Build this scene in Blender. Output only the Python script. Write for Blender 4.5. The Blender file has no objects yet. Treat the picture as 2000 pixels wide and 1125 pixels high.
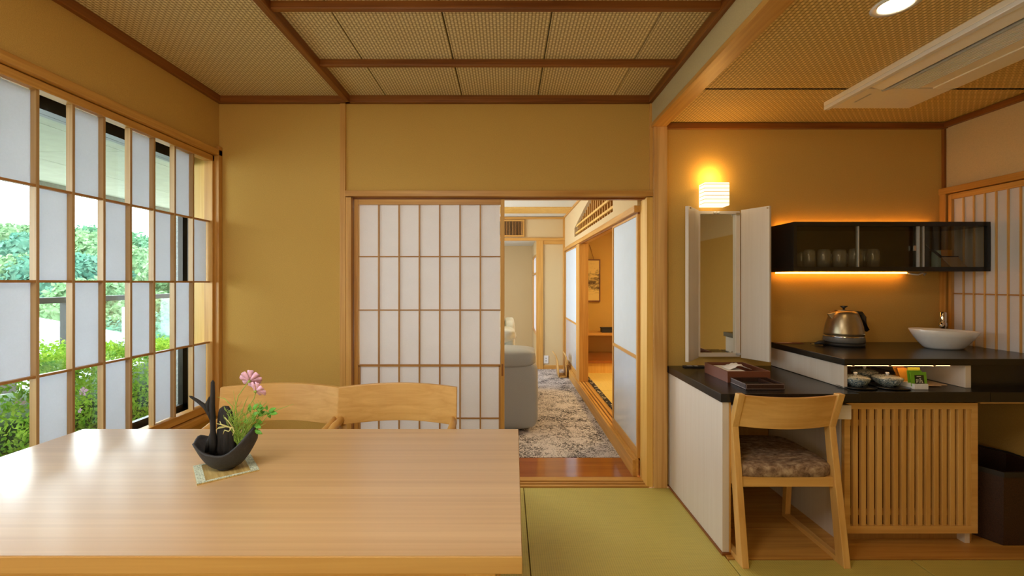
import bpy, bmesh, math, random
import numpy as np
from mathutils import Vector, Matrix, noise
C = bpy.context.scene.collection
PI = math.pi
rnd = random.Random(7)
# ---------------------------------------------------------------- camera
F, CX, CY, H = 860.0, 990.0, 552.0, 1.34
cam = bpy.data.cameras.new('camera'); camo = bpy.data.objects.new('camera', cam); C.objects.link(camo)
cam.sensor_width = 36.0; cam.lens = 36.0 * F / 2000.0
cam.shift_x = (1000 - CX) / 2000.0; cam.shift_y = -(562.5 - CY) / 2000.0
cam.clip_start = 0.02; cam.clip_end = 500
camo.location = (0, 0, H); camo.rotation_euler = (PI / 2, 0, 0)
bpy.context.scene.camera = camo
vs = bpy.context.scene.view_settings
vs.view_transform = 'Standard'; vs.look = 'None'; vs.gamma = 1.0; vs.use_curve_mapping = False
vs.exposure = 0.0
# ---------------------------------------------------------------- sky
w = bpy.data.worlds.new('World'); bpy.context.scene.world = w; w.use_nodes = True
bg = w.node_tree.nodes['Background']; bg.inputs[0].default_value = (0.86, 0.94, 1.0, 1); bg.inputs[1].default_value = 11.5
def light(name, kind, loc, energy, color, size=None, rot=(0, 0, 0), sy=None, **kw):
    l = bpy.data.lights.new(name, kind); l.energy = energy; l.color = color
    if kind == 'AREA':
        l.shape = 'RECTANGLE'; l.size = size; l.size_y = sy or size
    for k, v in kw.items(): setattr(l, k, v)
    o = bpy.data.objects.new(name, l); C.objects.link(o); o.location = loc; o.rotation_euler = rot
    return o
def aim(d): return Vector(d).to_track_quat('-Z', 'Y').to_euler()
light('sun', 'SUN', (0, 0, 20), 7.0, (1.0, 0.96, 0.86), rot=aim((0.62, 0.48, -0.62)), angle=0.35)
# daylight arriving through the windows (window in view, living room window), plus added fill lights
wp = light('window_portal', 'AREA', (-2.02, 1.47, 1.35), 1, (1, 1, 1), 2.75, aim((1, 0, 0)), 1.65)
wp.data.cycles.is_portal = True
light('rear_fill_light', 'AREA', (-0.9, -1.5, 1.45), 22, (1.0, 0.86, 0.58), 1.9, aim((0, 1, 0.02)), 1.9)  # unseen fill added behind the camera to light the room evenly
light('overhead_fill_light', 'AREA', (-0.75, 0.35, 2.50), 26, (1.0, 0.93, 0.82), 0.7, aim((0, 0.12, -1)), 0.7)  # added overhead fill, no fixture there; brightens table and tatami
light('living_window_daylight', 'AREA', (-1.8, 5.4, 1.25), 92, (0.86, 0.93, 1.0), 1.6, aim((1, 0, -0.12)), 1.9)
light('living_near_light', 'AREA', (-0.6, 3.9, 2.3), 9, (1.0, 0.86, 0.6), 0.8, aim((0.1, 0, -1)), 0.8)
light('wall_lamp_bulb', 'POINT', (1.335, 2.84, 2.03), 1.9, (1.0, 0.58, 0.16), shadow_soft_size=0.03)
light('tatami_room_light', 'AREA', (2.2, 4.9, 2.25), 44, (1.0, 0.68, 0.28), 0.6, aim((0, 0, -1)), 0.6)
light('downlight_beam', 'SPOT', (1.464, 1.657, 2.37), 9, (1.0, 0.68, 0.32), spot_size=2.6, spot_blend=0.6, shadow_soft_size=0.05)

# ---------------------------------------------------------------- materials
def new_mat(name):
    m = bpy.data.materials.new(name); m.use_nodes = True
    nt = m.node_tree; p = nt.nodes['Principled BSDF']
    return m, nt, p
def lk(nt, a, b): nt.links.new(a, b)
def coords(nt, scale=(1, 1, 1), rot=(0, 0, 0), kind='Object'):
    tc = nt.nodes.new('ShaderNodeTexCoord'); mp = nt.nodes.new('ShaderNodeMapping')
    mp.inputs['Scale'].default_value = scale; mp.inputs['Rotation'].default_value = rot
    lk(nt, tc.outputs[kind], mp.inputs[0]); return mp.outputs[0]
def noise_t(nt, vec, scale, detail=3, rough=0.55, dist=0):
    n = nt.nodes.new('ShaderNodeTexNoise'); n.inputs['Scale'].default_value = scale
    n.inputs['Detail'].default_value = detail; n.inputs['Roughness'].default_value = rough
    n.inputs['Distortion'].default_value = dist
    lk(nt, vec, n.inputs['Vector']); return n.outputs['Fac']
def ramp(nt, fac, stops):
    r = nt.nodes.new('ShaderNodeValToRGB'); e = r.color_ramp.elements
    e[0].position, e[0].color = stops[0][0], (*stops[0][1], 1)
    e[1].position, e[1].color = stops[-1][0], (*stops[-1][1], 1)
    for pos, c in stops[1:-1]:
        n = e.new(pos); n.color = (*c, 1)
    lk(nt, fac, r.inputs[0]); return r.outputs[0]
def mth(nt, op, a, b=None, c=None):
    n = nt.nodes.new('ShaderNodeMath'); n.operation = op
    for i, v in enumerate((a, b, c)):
        if v is None: continue
        if isinstance(v, (int, float)): n.inputs[i].default_value = v
        else: lk(nt, v, n.inputs[i])
    return n.outputs[0]
def bump(nt, p, h, strength=0.2, dist=0.01):
    b = nt.nodes.new('ShaderNodeBump'); b.inputs['Strength'].default_value = strength; b.inputs['Distance'].default_value = dist
    lk(nt, h, b.inputs['Height']); lk(nt, b.outputs[0], p.inputs['Normal'])
def plain(name, c, rough=0.5, metal=0, nscale=60, var=0.06, bmp=0.0, coat=0, spec=0.5):
    m, nt, p = new_mat(name)
    v = coords(nt); n = noise_t(nt, v, nscale)
    lo = tuple(max(0, x * (1 - var)) for x in c); hi = tuple(min(1, x * (1 + var)) for x in c)
    lk(nt, ramp(nt, n, [(0.3, lo), (0.7, hi)]), p.inputs['Base Color'])
    p.inputs['Roughness'].default_value = rough; p.inputs['Metallic'].default_value = metal
    p.inputs['Coat Weight'].default_value = coat; p.inputs['Specular IOR Level'].default_value = spec
    if bmp: bump(nt, p, n, bmp, 0.004)
    return m
def wood(name, c1, c2, axis='z', fine=45, rough=0.42, coat=0.0, bmp=0.06, spec=0.5, long=1.3):
    m, nt, p = new_mat(name)
    s = {'x': (long, fine, fine), 'y': (fine, long, fine), 'z': (fine, fine, long)}[axis]
    s2 = tuple(x * 0.18 if x == fine else x * 0.5 for x in s)
    v = coords(nt, s); n = noise_t(nt, v, 1.0, 4, 0.6, 0.6)
    v2 = coords(nt, s2); n2 = noise_t(nt, v2, 1.0, 2, 0.5, 1.2)
    f = mth(nt, 'ADD', mth(nt, 'MULTIPLY', n, 0.55), mth(nt, 'MULTIPLY', n2, 0.45))
    mid = tuple((a + b) / 2 for a, b in zip(c1, c2))
    lk(nt, ramp(nt, f, [(0.36, c2), (0.5, mid), (0.64, c1)]), p.inputs['Base Color'])
    p.inputs['Roughness'].default_value = rough; p.inputs['Coat Weight'].default_value = coat
    p.inputs['Coat Roughness'].default_value = 0.12; p.inputs['Specular IOR Level'].default_value = spec
    bump(nt, p, n, bmp, 0.003)
    return m
def emit(name, c, s):
    m, nt, p = new_mat(name)
    p.inputs['Emission Color'].default_value = (*c, 1); p.inputs['Emission Strength'].default_value = s
    p.inputs['Base Color'].default_value = (*c, 1)
    return m
def mix_sh(nt, a, b, fac):
    n = nt.nodes.new('ShaderNodeMixShader')
    if isinstance(fac, (int, float)): n.inputs[0].default_value = fac
    else: lk(nt, fac, n.inputs[0])
    lk(nt, a, n.inputs[1]); lk(nt, b, n.inputs[2]); return n.outputs[0]
def washi(name, c=(0.86, 0.87, 0.9), trans=0.45, strength=1.0):
    m, nt, p = new_mat(name)
    v = coords(nt, (1, 1, 1)); n = noise_t(nt, v, 160, 5, 0.7); n2 = noise_t(nt, v, 9, 3)
    f = mth(nt, 'ADD', mth(nt, 'MULTIPLY', n, 0.6), mth(nt, 'MULTIPLY', n2, 0.4))
    col = ramp(nt, f, [(0.3, tuple(x * 0.93 for x in c)), (0.7, c)])
    d = nt.nodes.new('ShaderNodeBsdfDiffuse'); t = nt.nodes.new('ShaderNodeBsdfTranslucent')
    lk(nt, col, d.inputs[0]); lk(nt, col, t.inputs[0])
    lk(nt, mix_sh(nt, d.outputs[0], t.outputs[0], trans), nt.nodes['Material Output'].inputs[0])
    return m
def glass(name, tint=(0.95, 0.98, 0.97), ior=1.45, boost=1.0, rough=0.0, highlight_mix=0.0):
    m, nt, p = new_mat(name)
    tr = nt.nodes.new('ShaderNodeBsdfTransparent'); tr.inputs[0].default_value = (*tint, 1)
    gl = nt.nodes.new('ShaderNodeBsdfGlossy'); gl.inputs['Roughness'].default_value = rough
    ge = nt.nodes.new('ShaderNodeNewGeometry'); dt = nt.nodes.new('ShaderNodeVectorMath'); dt.operation = 'DOT_PRODUCT'
    lk(nt, ge.outputs['Incoming'], dt.inputs[0]); lk(nt, ge.outputs['Normal'], dt.inputs[1])
    f0 = ((ior - 1) / (ior + 1)) ** 2
    fr = mth(nt, 'ADD', mth(nt, 'MULTIPLY', mth(nt, 'POWER', mth(nt, 'SUBTRACT', 1.0, mth(nt, 'ABSOLUTE', dt.outputs['Value'])), 5.0), 1 - f0), f0)
    v = coords(nt); n = noise_t(nt, v, 3.0)
    f = mth(nt, 'MULTIPLY', fr, mth(nt, 'ADD', mth(nt, 'MULTIPLY', n, 0.1), 0.95 * boost))
    df = nt.nodes.new('ShaderNodeBsdfDiffuse'); df.inputs[0].default_value = (.8, .85, .88, 1)
    body = mix_sh(nt, tr.outputs[0], df.outputs[0], highlight_mix) if highlight_mix else tr.outputs[0]  # white diffuse blended in, standing for highlights on the glass
    lk(nt, mix_sh(nt, body, gl.outputs[0], f), nt.nodes['Material Output'].inputs[0])
    return m
def weave(name, light_c, dark_c, pitch=0.0165):
    m, nt, p = new_mat(name)
    v = coords(nt); sx = nt.nodes.new('ShaderNodeSeparateXYZ'); lk(nt, v, sx.inputs[0])
    k = PI / pitch
    gx = mth(nt, 'ABSOLUTE', mth(nt, 'SINE', mth(nt, 'MULTIPLY', sx.outputs[0], k)))
    gy = mth(nt, 'ABSOLUTE', mth(nt, 'SINE', mth(nt, 'MULTIPLY', sx.outputs[1], k)))
    ix = mth(nt, 'FLOOR', mth(nt, 'DIVIDE', sx.outputs[0], pitch)); iy = mth(nt, 'FLOOR', mth(nt, 'DIVIDE', sx.outputs[1], pitch))
    par = mth(nt, 'ABSOLUTE', mth(nt, 'MODULO', mth(nt, 'ADD', ix, iy), 2))
    dg = mth(nt, 'ABSOLUTE', mth(nt, 'SINE', mth(nt, 'MULTIPLY', mth(nt, 'ADD', sx.outputs[0], sx.outputs[1]), k)))
    g = mth(nt, 'MULTIPLY', mth(nt, 'POWER', gx, 0.6), mth(nt, 'POWER', gy, 0.35))
    g2 = mth(nt, 'MULTIPLY', g, mth(nt, 'ADD', mth(nt, 'MULTIPLY', par, 0.25), 0.75))
    g3 = mth(nt, 'MULTIPLY', g2, mth(nt, 'ADD', mth(nt, 'MULTIPLY', dg, 0.3), 0.7))
    mid = tuple(a * 0.55 + b * 0.45 for a, b in zip(light_c, dark_c))
    lk(nt, ramp(nt, g3, [(0.1, dark_c), (0.5, mid), (0.85, light_c)]), p.inputs['Base Color'])
    p.inputs['Roughness'].default_value = 0.6
    bump(nt, p, g3, 0.5, 0.004)
    return m
def tatami_mat_m(name, c, axis=0):
    m, nt, p = new_mat(name)
    v = coords(nt); sx = nt.nodes.new('ShaderNodeSeparateXYZ'); lk(nt, v, sx.inputs[0])
    g = mth(nt, 'ABSOLUTE', mth(nt, 'SINE', mth(nt, 'MULTIPLY', sx.outputs[axis], PI / 0.011)))
    h = mth(nt, 'ABSOLUTE', mth(nt, 'SINE', mth(nt, 'MULTIPLY', sx.outputs[1 - axis], PI / 0.0032)))
    n = noise_t(nt, coords(nt, (6, 90, 1) if axis == 0 else (90, 6, 1)), 1.0, 3)
    f = mth(nt, 'ADD', mth(nt, 'MULTIPLY', mth(nt, 'POWER', g, 0.4), 0.5), mth(nt, 'MULTIPLY', n, 0.5))
    lk(nt, ramp(nt, f, [(0.25, tuple(x * 0.62 for x in c)), (0.5, tuple(x * 0.9 for x in c)), (0.85, tuple(x * 1.08 for x in c))]), p.inputs['Base Color'])
    p.inputs['Roughness'].default_value = 0.5
    bump(nt, p, mth(nt, 'ADD', g, mth(nt, 'MULTIPLY', h, 0.3)), 0.25, 0.002)
    return m
def mottled(name, stops, scale, detail=5, rough=0.9, dist=0.0, bmp=0.3, mscale=(1, 1, 1), bd=0.006):
    m, nt, p = new_mat(name)
    n = noise_t(nt, coords(nt, mscale), scale, detail, 0.65, dist)
    lk(nt, ramp(nt, n, stops), p.inputs['Base Color']); p.inputs['Roughness'].default_value = rough
    bump(nt, p, n, bmp, bd); return m

WALLC = (0.60, 0.375, 0.10)
M = {}
M['plaster'] = plain('plaster', WALLC, 0.9, nscale=220, var=0.07, bmp=0.25, spec=0.2)
M['plaster_pale'] = plain('plaster_pale', (0.66, 0.50, 0.27), 0.9, nscale=220, var=0.06, bmp=0.2, spec=0.2)
M['beam_pl'] = plain('beam_plaster', (0.56, 0.47, 0.27), 0.9, nscale=200, var=0.05, bmp=0.1)
M['white_plaster'] = plain('white_plaster', (0.72, 0.70, 0.60), 0.9, nscale=160, var=0.04, bmp=0.1)
OC1, OC2 = (0.70, 0.39, 0.10), (0.48, 0.22, 0.04)
for ax in 'xyz':
    M['wood_' + ax] = wood('hinoki_' + ax, OC1, OC2, ax)
    M['dark_' + ax] = wood('brown_batten_' + ax, (0.30, 0.105, 0.018), (0.16, 0.045, 0.006), ax, 60)
    M['pale_' + ax] = wood('pale_oak_' + ax, (0.80, 0.50, 0.17), (0.62, 0.33, 0.085), ax, 34, 0.38)
    M['kumiko_' + ax] = wood('lattice_cedar_' + ax, (0.52, 0.27, 0.08), (0.34, 0.15, 0.035), ax, 80)
M['pillar'] = wood('pillar_cypress', (0.80, 0.50, 0.19), (0.50, 0.24, 0.06), 'z', 26, 0.4, bmp=0.15, long=0.8)
M['gloss'] = wood('glossy_red_board', (0.40, 0.115, 0.02), (0.26, 0.06, 0.01), 'x', 40, 0.12, 0.6, 0.02)
M['jamb_board'] = wood('yellow_pine_board', (0.86, 0.56, 0.16), (0.72, 0.40, 0.08), 'z', 50)
M['table'] = wood('table_oak', (0.72, 0.49, 0.27), (0.57, 0.36, 0.18), 'x', 60, 0.34, 0.9, 0.05, spec=0.8, long=0.55)
M['table'].node_tree.nodes['Principled BSDF'].inputs['Coat Roughness'].default_value = 0.3
M['table_edge'] = wood('table_edge_oak', (0.66, 0.40, 0.13), (0.56, 0.31, 0.09), 'x', 40, 0.4)
M['laminate'] = wood('white_laminate', (0.72, 0.66, 0.60), (0.67, 0.60, 0.53), 'z', 70, 0.4, bmp=0.02)
M['laminate_x'] = wood('white_laminate_x', (0.72, 0.66, 0.60), (0.67, 0.60, 0.53), 'x', 70, 0.4, bmp=0.02)
M['walnut'] = wood('shade_panel_wood', (0.46, 0.26, 0.08), (0.36, 0.19, 0.05), 'z', 60, 0.5)
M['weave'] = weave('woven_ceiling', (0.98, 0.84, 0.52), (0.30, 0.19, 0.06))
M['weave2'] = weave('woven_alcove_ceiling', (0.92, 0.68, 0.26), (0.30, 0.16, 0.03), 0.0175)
M['tatami'] = tatami_mat_m('tatami_green', (0.56, 0.48, 0.12))
M['tatami2'] = tatami_mat_m('tatami_gold', (0.78, 0.58, 0.16), 1)
M['tatami_border'] = mottled('tatami_border', [(0.45, (0.02, 0.015, 0.01)), (0.56, (0.02, 0.015, 0.01)), (0.58, (0.6, 0.5, 0.3))], 26, 2)
M['paper'] = washi('shoji_paper', (0.84, 0.83, 0.87), 0.18)
M['paper_win'] = washi('window_washi', (0.84, 0.86, 0.92), 0.5)
M['kumiko_w'] = wood('window_cedar', (0.52, 0.33, 0.14), (0.35, 0.20, 0.07), 'z', 80)
M['paper_warm'] = washi('door_washi', (0.84, 0.81, 0.82), 0.25)
M['fusuma'] = washi('fusuma_paper', (0.74, 0.82, 0.89), 0.2)
M['frosted'] = plain('frosted_pane', (0.58, 0.68, 0.82), 0.16, nscale=5, var=0.05, coat=0.5)
M['glass'] = glass('window_glass')
M['tumbler_glass'] = glass('tumbler_glass', (0.90, 0.93, 0.95), 1.7, 1.8, 0.06, 0.15)  # last value whitens the glass in place of brighter highlights
M['dark_glass'] = glass('smoked_glass', (0.80, 0.78, 0.72), 1.5)
M['sash'] = plain('bronze_aluminium', (0.035, 0.028, 0.022), 0.35, 0.6)
M['rail_dark'] = plain('railing_black', (0.010, 0.009, 0.009), 0.5, 0.2)
M['granite'] = mottled('black_granite', [(0.4, (0.006, 0.006, 0.007)), (0.66, (0.014, 0.014, 0.015)), (0.74, (0.10, 0.09, 0.08))], 420, 2, 0.26, bmp=0.0)
M['black_lac'] = plain('black_lacquer', (0.010, 0.009, 0.009), 0.25, spec=0.5)
M['black_mat'] = plain('black_matte', (0.02, 0.018, 0.017), 0.6)
M['chrome'] = plain('chrome', (0.8, 0.8, 0.8), 0.12, 1.0, var=0.02)
M['mirror'] = plain('mirror_silver', (0.82, 0.84, 0.80), 0.02, 1.0, var=0.01)
M['white'] = plain('white_ceramic', (0.80, 0.80, 0.80), 0.15, var=0.02, coat=0.4)
M['white_plastic'] = plain('ivory_plastic', (0.82, 0.76, 0.66), 0.45, var=0.02)
M['grey_plastic'] = plain('grey_plastic', (0.42, 0.42, 0.42), 0.4)
M['dark_grey'] = plain('dark_grey_plastic', (0.13, 0.125, 0.12), 0.4)
M['leather'] = plain('grey_leather', (0.36, 0.37, 0.35), 0.38, nscale=300, var=0.05, bmp=0.25)
M['leather_white'] = plain('white_leather', (0.74, 0.80, 0.78), 0.35, nscale=30, var=0.04, bmp=0.5)
M['kettle'] = plain('champagne_metal', (0.42, 0.34, 0.22), 0.32, 0.9, var=0.05)
M['redbrown'] = plain('redbrown_leather', (0.17, 0.055, 0.028), 0.4, nscale=200, bmp=0.1)
M['redbrown_in'] = plain('redbrown_inside', (0.12, 0.04, 0.02), 0.6)
M['stitch'] = plain('pale_stitching', (0.45, 0.38, 0.35), 0.7)
M['tissue'] = plain('tissue', (0.85, 0.83, 0.82), 0.9)
M['bin'] = mottled('bin_leatherette', [(0.35, (0.02, 0.006, 0.004)), (0.65, (0.055, 0.022, 0.012))], 240, 3, 0.5, bmp=0.2)
M['clay'] = plain('dark_clay', (0.030, 0.031, 0.037), 0.6, nscale=120, var=0.2, bmp=0.3)
M['driftwood'] = wood('charred_driftwood', (0.026, 0.022, 0.023), (0.005, 0.005, 0.005), 'z', 120, 0.75, bmp=0.9, long=14)
M['pink'] = plain('cosmos_pink', (0.86, 0.52, 0.76), 0.6, nscale=90, var=0.2)
M['yellow'] = plain('flower_eye', (0.75, 0.6, 0.08), 0.8)
M['stem'] = plain('green_stem', (0.32, 0.50, 0.08), 0.6, var=0.2)
M['leaf'] = plain('broad_leaf', (0.12, 0.40, 0.04), 0.45, nscale=40, var=0.3)
M['sprig'] = plain('pale_sprig', (0.62, 0.60, 0.24), 0.6)
M['mat_rush'] = wood('rush_mat', (0.60, 0.44, 0.16), (0.36, 0.24, 0.06), 'y', 170, 0.8, long=6)
M['mat_border'] = mottled('mat_border', [(0.44, (0.72, 0.80, 0.66)), (0.5, (0.10, 0.16, 0.13)), (0.56, (0.72, 0.78, 0.60))], 170, 1, 0.8, bmp=0.1)
M['seat_fabric'] = mottled('seat_fabric', [(0.35, (0.13, 0.075, 0.045)), (0.5, (0.30, 0.20, 0.13)), (0.65, (0.52, 0.40, 0.28))], 26, 6, 0.95, 0.4, 0.3, (1, 2.2, 1))
M['shade_on'] = None
M['gold_paper'] = None
M['concrete'] = plain('soffit_concrete', (0.311, 0.328, 0.277), 0.9, nscale=8, var=0.07)
M['concrete_d'] = plain('soffit_edge', (0.180, 0.190, 0.170), 0.9, nscale=20, var=0.2)
M['stucco'] = plain('white_stucco', (0.400, 0.410, 0.420), 0.95, nscale=90, var=0.25, bmp=0.9)
M['deck'] = wood('weathered_deck', (0.260, 0.225, 0.140), (0.170, 0.140, 0.075), 'y', 40, 0.8)
M['ground'] = mottled('pale_ground', [(0.35, (0.275, 0.290, 0.250)), (0.6, (0.370, 0.370, 0.350))], 0.3, 4, 0.9, bmp=0)
M['house'] = plain('white_render', (0.430, 0.440, 0.460), 0.8)
M['roof'] = plain('pale_roof', (0.275, 0.300, 0.340), 0.7)
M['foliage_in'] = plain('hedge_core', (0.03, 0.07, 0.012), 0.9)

def leafmat(name, a, b, scale):
    m, nt, p = new_mat(name)
    n = noise_t(nt, coords(nt), scale, 4, 0.7)
    col = ramp(nt, n, [(0.35, a), (0.62, b)])
    d = nt.nodes.new('ShaderNodeBsdfDiffuse'); t = nt.nodes.new('ShaderNodeBsdfTranslucent')
    lk(nt, col, d.inputs[0]); lk(nt, col, t.inputs[0])
    lk(nt, mix_sh(nt, d.outputs[0], t.outputs[0], 0.3), nt.nodes['Material Output'].inputs[0])
    return m
M['hedge_leaf'] = leafmat('hedge_leaf', (0.12, 0.33, 0.03), (0.44, 0.62, 0.09), 9)
M['tree1'] = leafmat('tree_leaf_a', (0.050, 0.148, 0.080), (0.130, 0.244, 0.136), 0.8)
M['tree2'] = leafmat('tree_leaf_b', (0.040, 0.133, 0.096), (0.105, 0.215, 0.152), 0.8)
M['tree3'] = leafmat('tree_leaf_c', (0.093, 0.192, 0.088), (0.180, 0.274, 0.144), 0.8)
M['bark'] = plain('bark', (0.16, 0.11, 0.07), 0.9)
# carpet: pale pile with dark curly scrawl
def carpet_m():
    m, nt, p = new_mat('scrawl_carpet')
    v = coords(nt); a = noise_t(nt, v, 27, 2, 0.6, 1.2); b = noise_t(nt, v, 200, 3); c = noise_t(nt, v, 4.5, 3)
    line = mth(nt, 'ABSOLUTE', mth(nt, 'SUBTRACT', a, 0.5))
    thr = mth(nt, 'ADD', mth(nt, 'MULTIPLY', line, 6.0), mth(nt, 'MULTIPLY', mth(nt, 'SUBTRACT', 0.56, c), 1.5))
    f = mth(nt, 'ADD', thr, mth(nt, 'MULTIPLY', mth(nt, 'SUBTRACT', b, 0.5), 1.2))
    lk(nt, ramp(nt, f, [(0.12, (0.045, 0.038, 0.04)), (0.30, (0.30, 0.26, 0.25)), (0.45, (0.74, 0.69, 0.68))]), p.inputs['Base Color'])
    p.inputs['Roughness'].default_value = 0.95; bump(nt, p, b, 0.8, 0.01); return m
M['carpet'] = carpet_m()
def painting_m():
    m, nt, p = new_mat('ink_on_gold_paper')
    v = coords(nt, (5, 5, 11)); n = noise_t(nt, v, 1.3, 6, 0.75, 0.9)
    sx = nt.nodes.new('ShaderNodeSeparateXYZ'); lk(nt, coords(nt), sx.inputs[0])
    band = mth(nt, 'SUBTRACT', 0.23, mth(nt, 'ABSOLUTE', mth(nt, 'SUBTRACT', sx.outputs[2], 0.30)))
    f = mth(nt, 'ADD', n, mth(nt, 'MULTIPLY', band, 0.9))
    lk(nt, ramp(nt, f, [(0.55, (0.78, 0.58, 0.20)), (0.63, (0.50, 0.36, 0.12)), (0.72, (0.13, 0.08, 0.03))]), p.inputs['Base Color'])
    p.inputs['Roughness'].default_value = 0.7; return m
M['painting'] = painting_m()
def teacup_m(name, c1, c2):
    m, nt, p = new_mat(name)
    v = coords(nt); n = noise_t(nt, v, 75, 2, 0.5, 1.5)
    f = mth(nt, 'ABSOLUTE', mth(nt, 'SUBTRACT', n, 0.5))
    lk(nt, ramp(nt, f, [(0.02, c2), (0.05, c1)]), p.inputs['Base Color']); p.inputs['Roughness'].default_value = 0.2
    p.inputs['Coat Weight'].default_value = 0.4; return m
M['cup'] = teacup_m('blue_arabesque_glaze', (0.07, 0.11, 0.14), (0.50, 0.55, 0.52))
M['cup_lid'] = teacup_m('pale_arabesque_glaze', (0.50, 0.50, 0.42), (0.10, 0.14, 0.16))
M['shade_on'] = emit('lit_paper_shade', (1.0, 0.78, 0.44), 2.0)
M['led'] = emit('amber_led', (1.0, 0.40, 0.06), 22.0)
M['led_warm'] = emit('warm_led', (1.0, 0.55, 0.22), 9.0)
M['down_on'] = emit('downlight_lamp', (1.0, 0.86, 0.6), 14.0)
M['shade_rib'] = plain('shade_rib', (0.8, 0.5, 0.2), 0.8)
M['pk_green'] = plain('green_packet', (0.16, 0.42, 0.03), 0.35)
M['pk_lime'] = plain('lime_packet', (0.55, 0.55, 0.05), 0.35)
M['pk_orange'] = plain('orange_packet', (0.85, 0.36, 0.04), 0.4)
M['pk_red'] = plain('rust_packet', (0.30, 0.06, 0.02), 0.4)
M['pk_black'] = plain('black_label', (0.01, 0.015, 0.01), 0.4)
M['ink'] = plain('white_print', (0.70, 0.72, 0.62), 0.6)
M['papers'] = plain('beige_paper', (0.62, 0.45, 0.30), 0.7)

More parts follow.
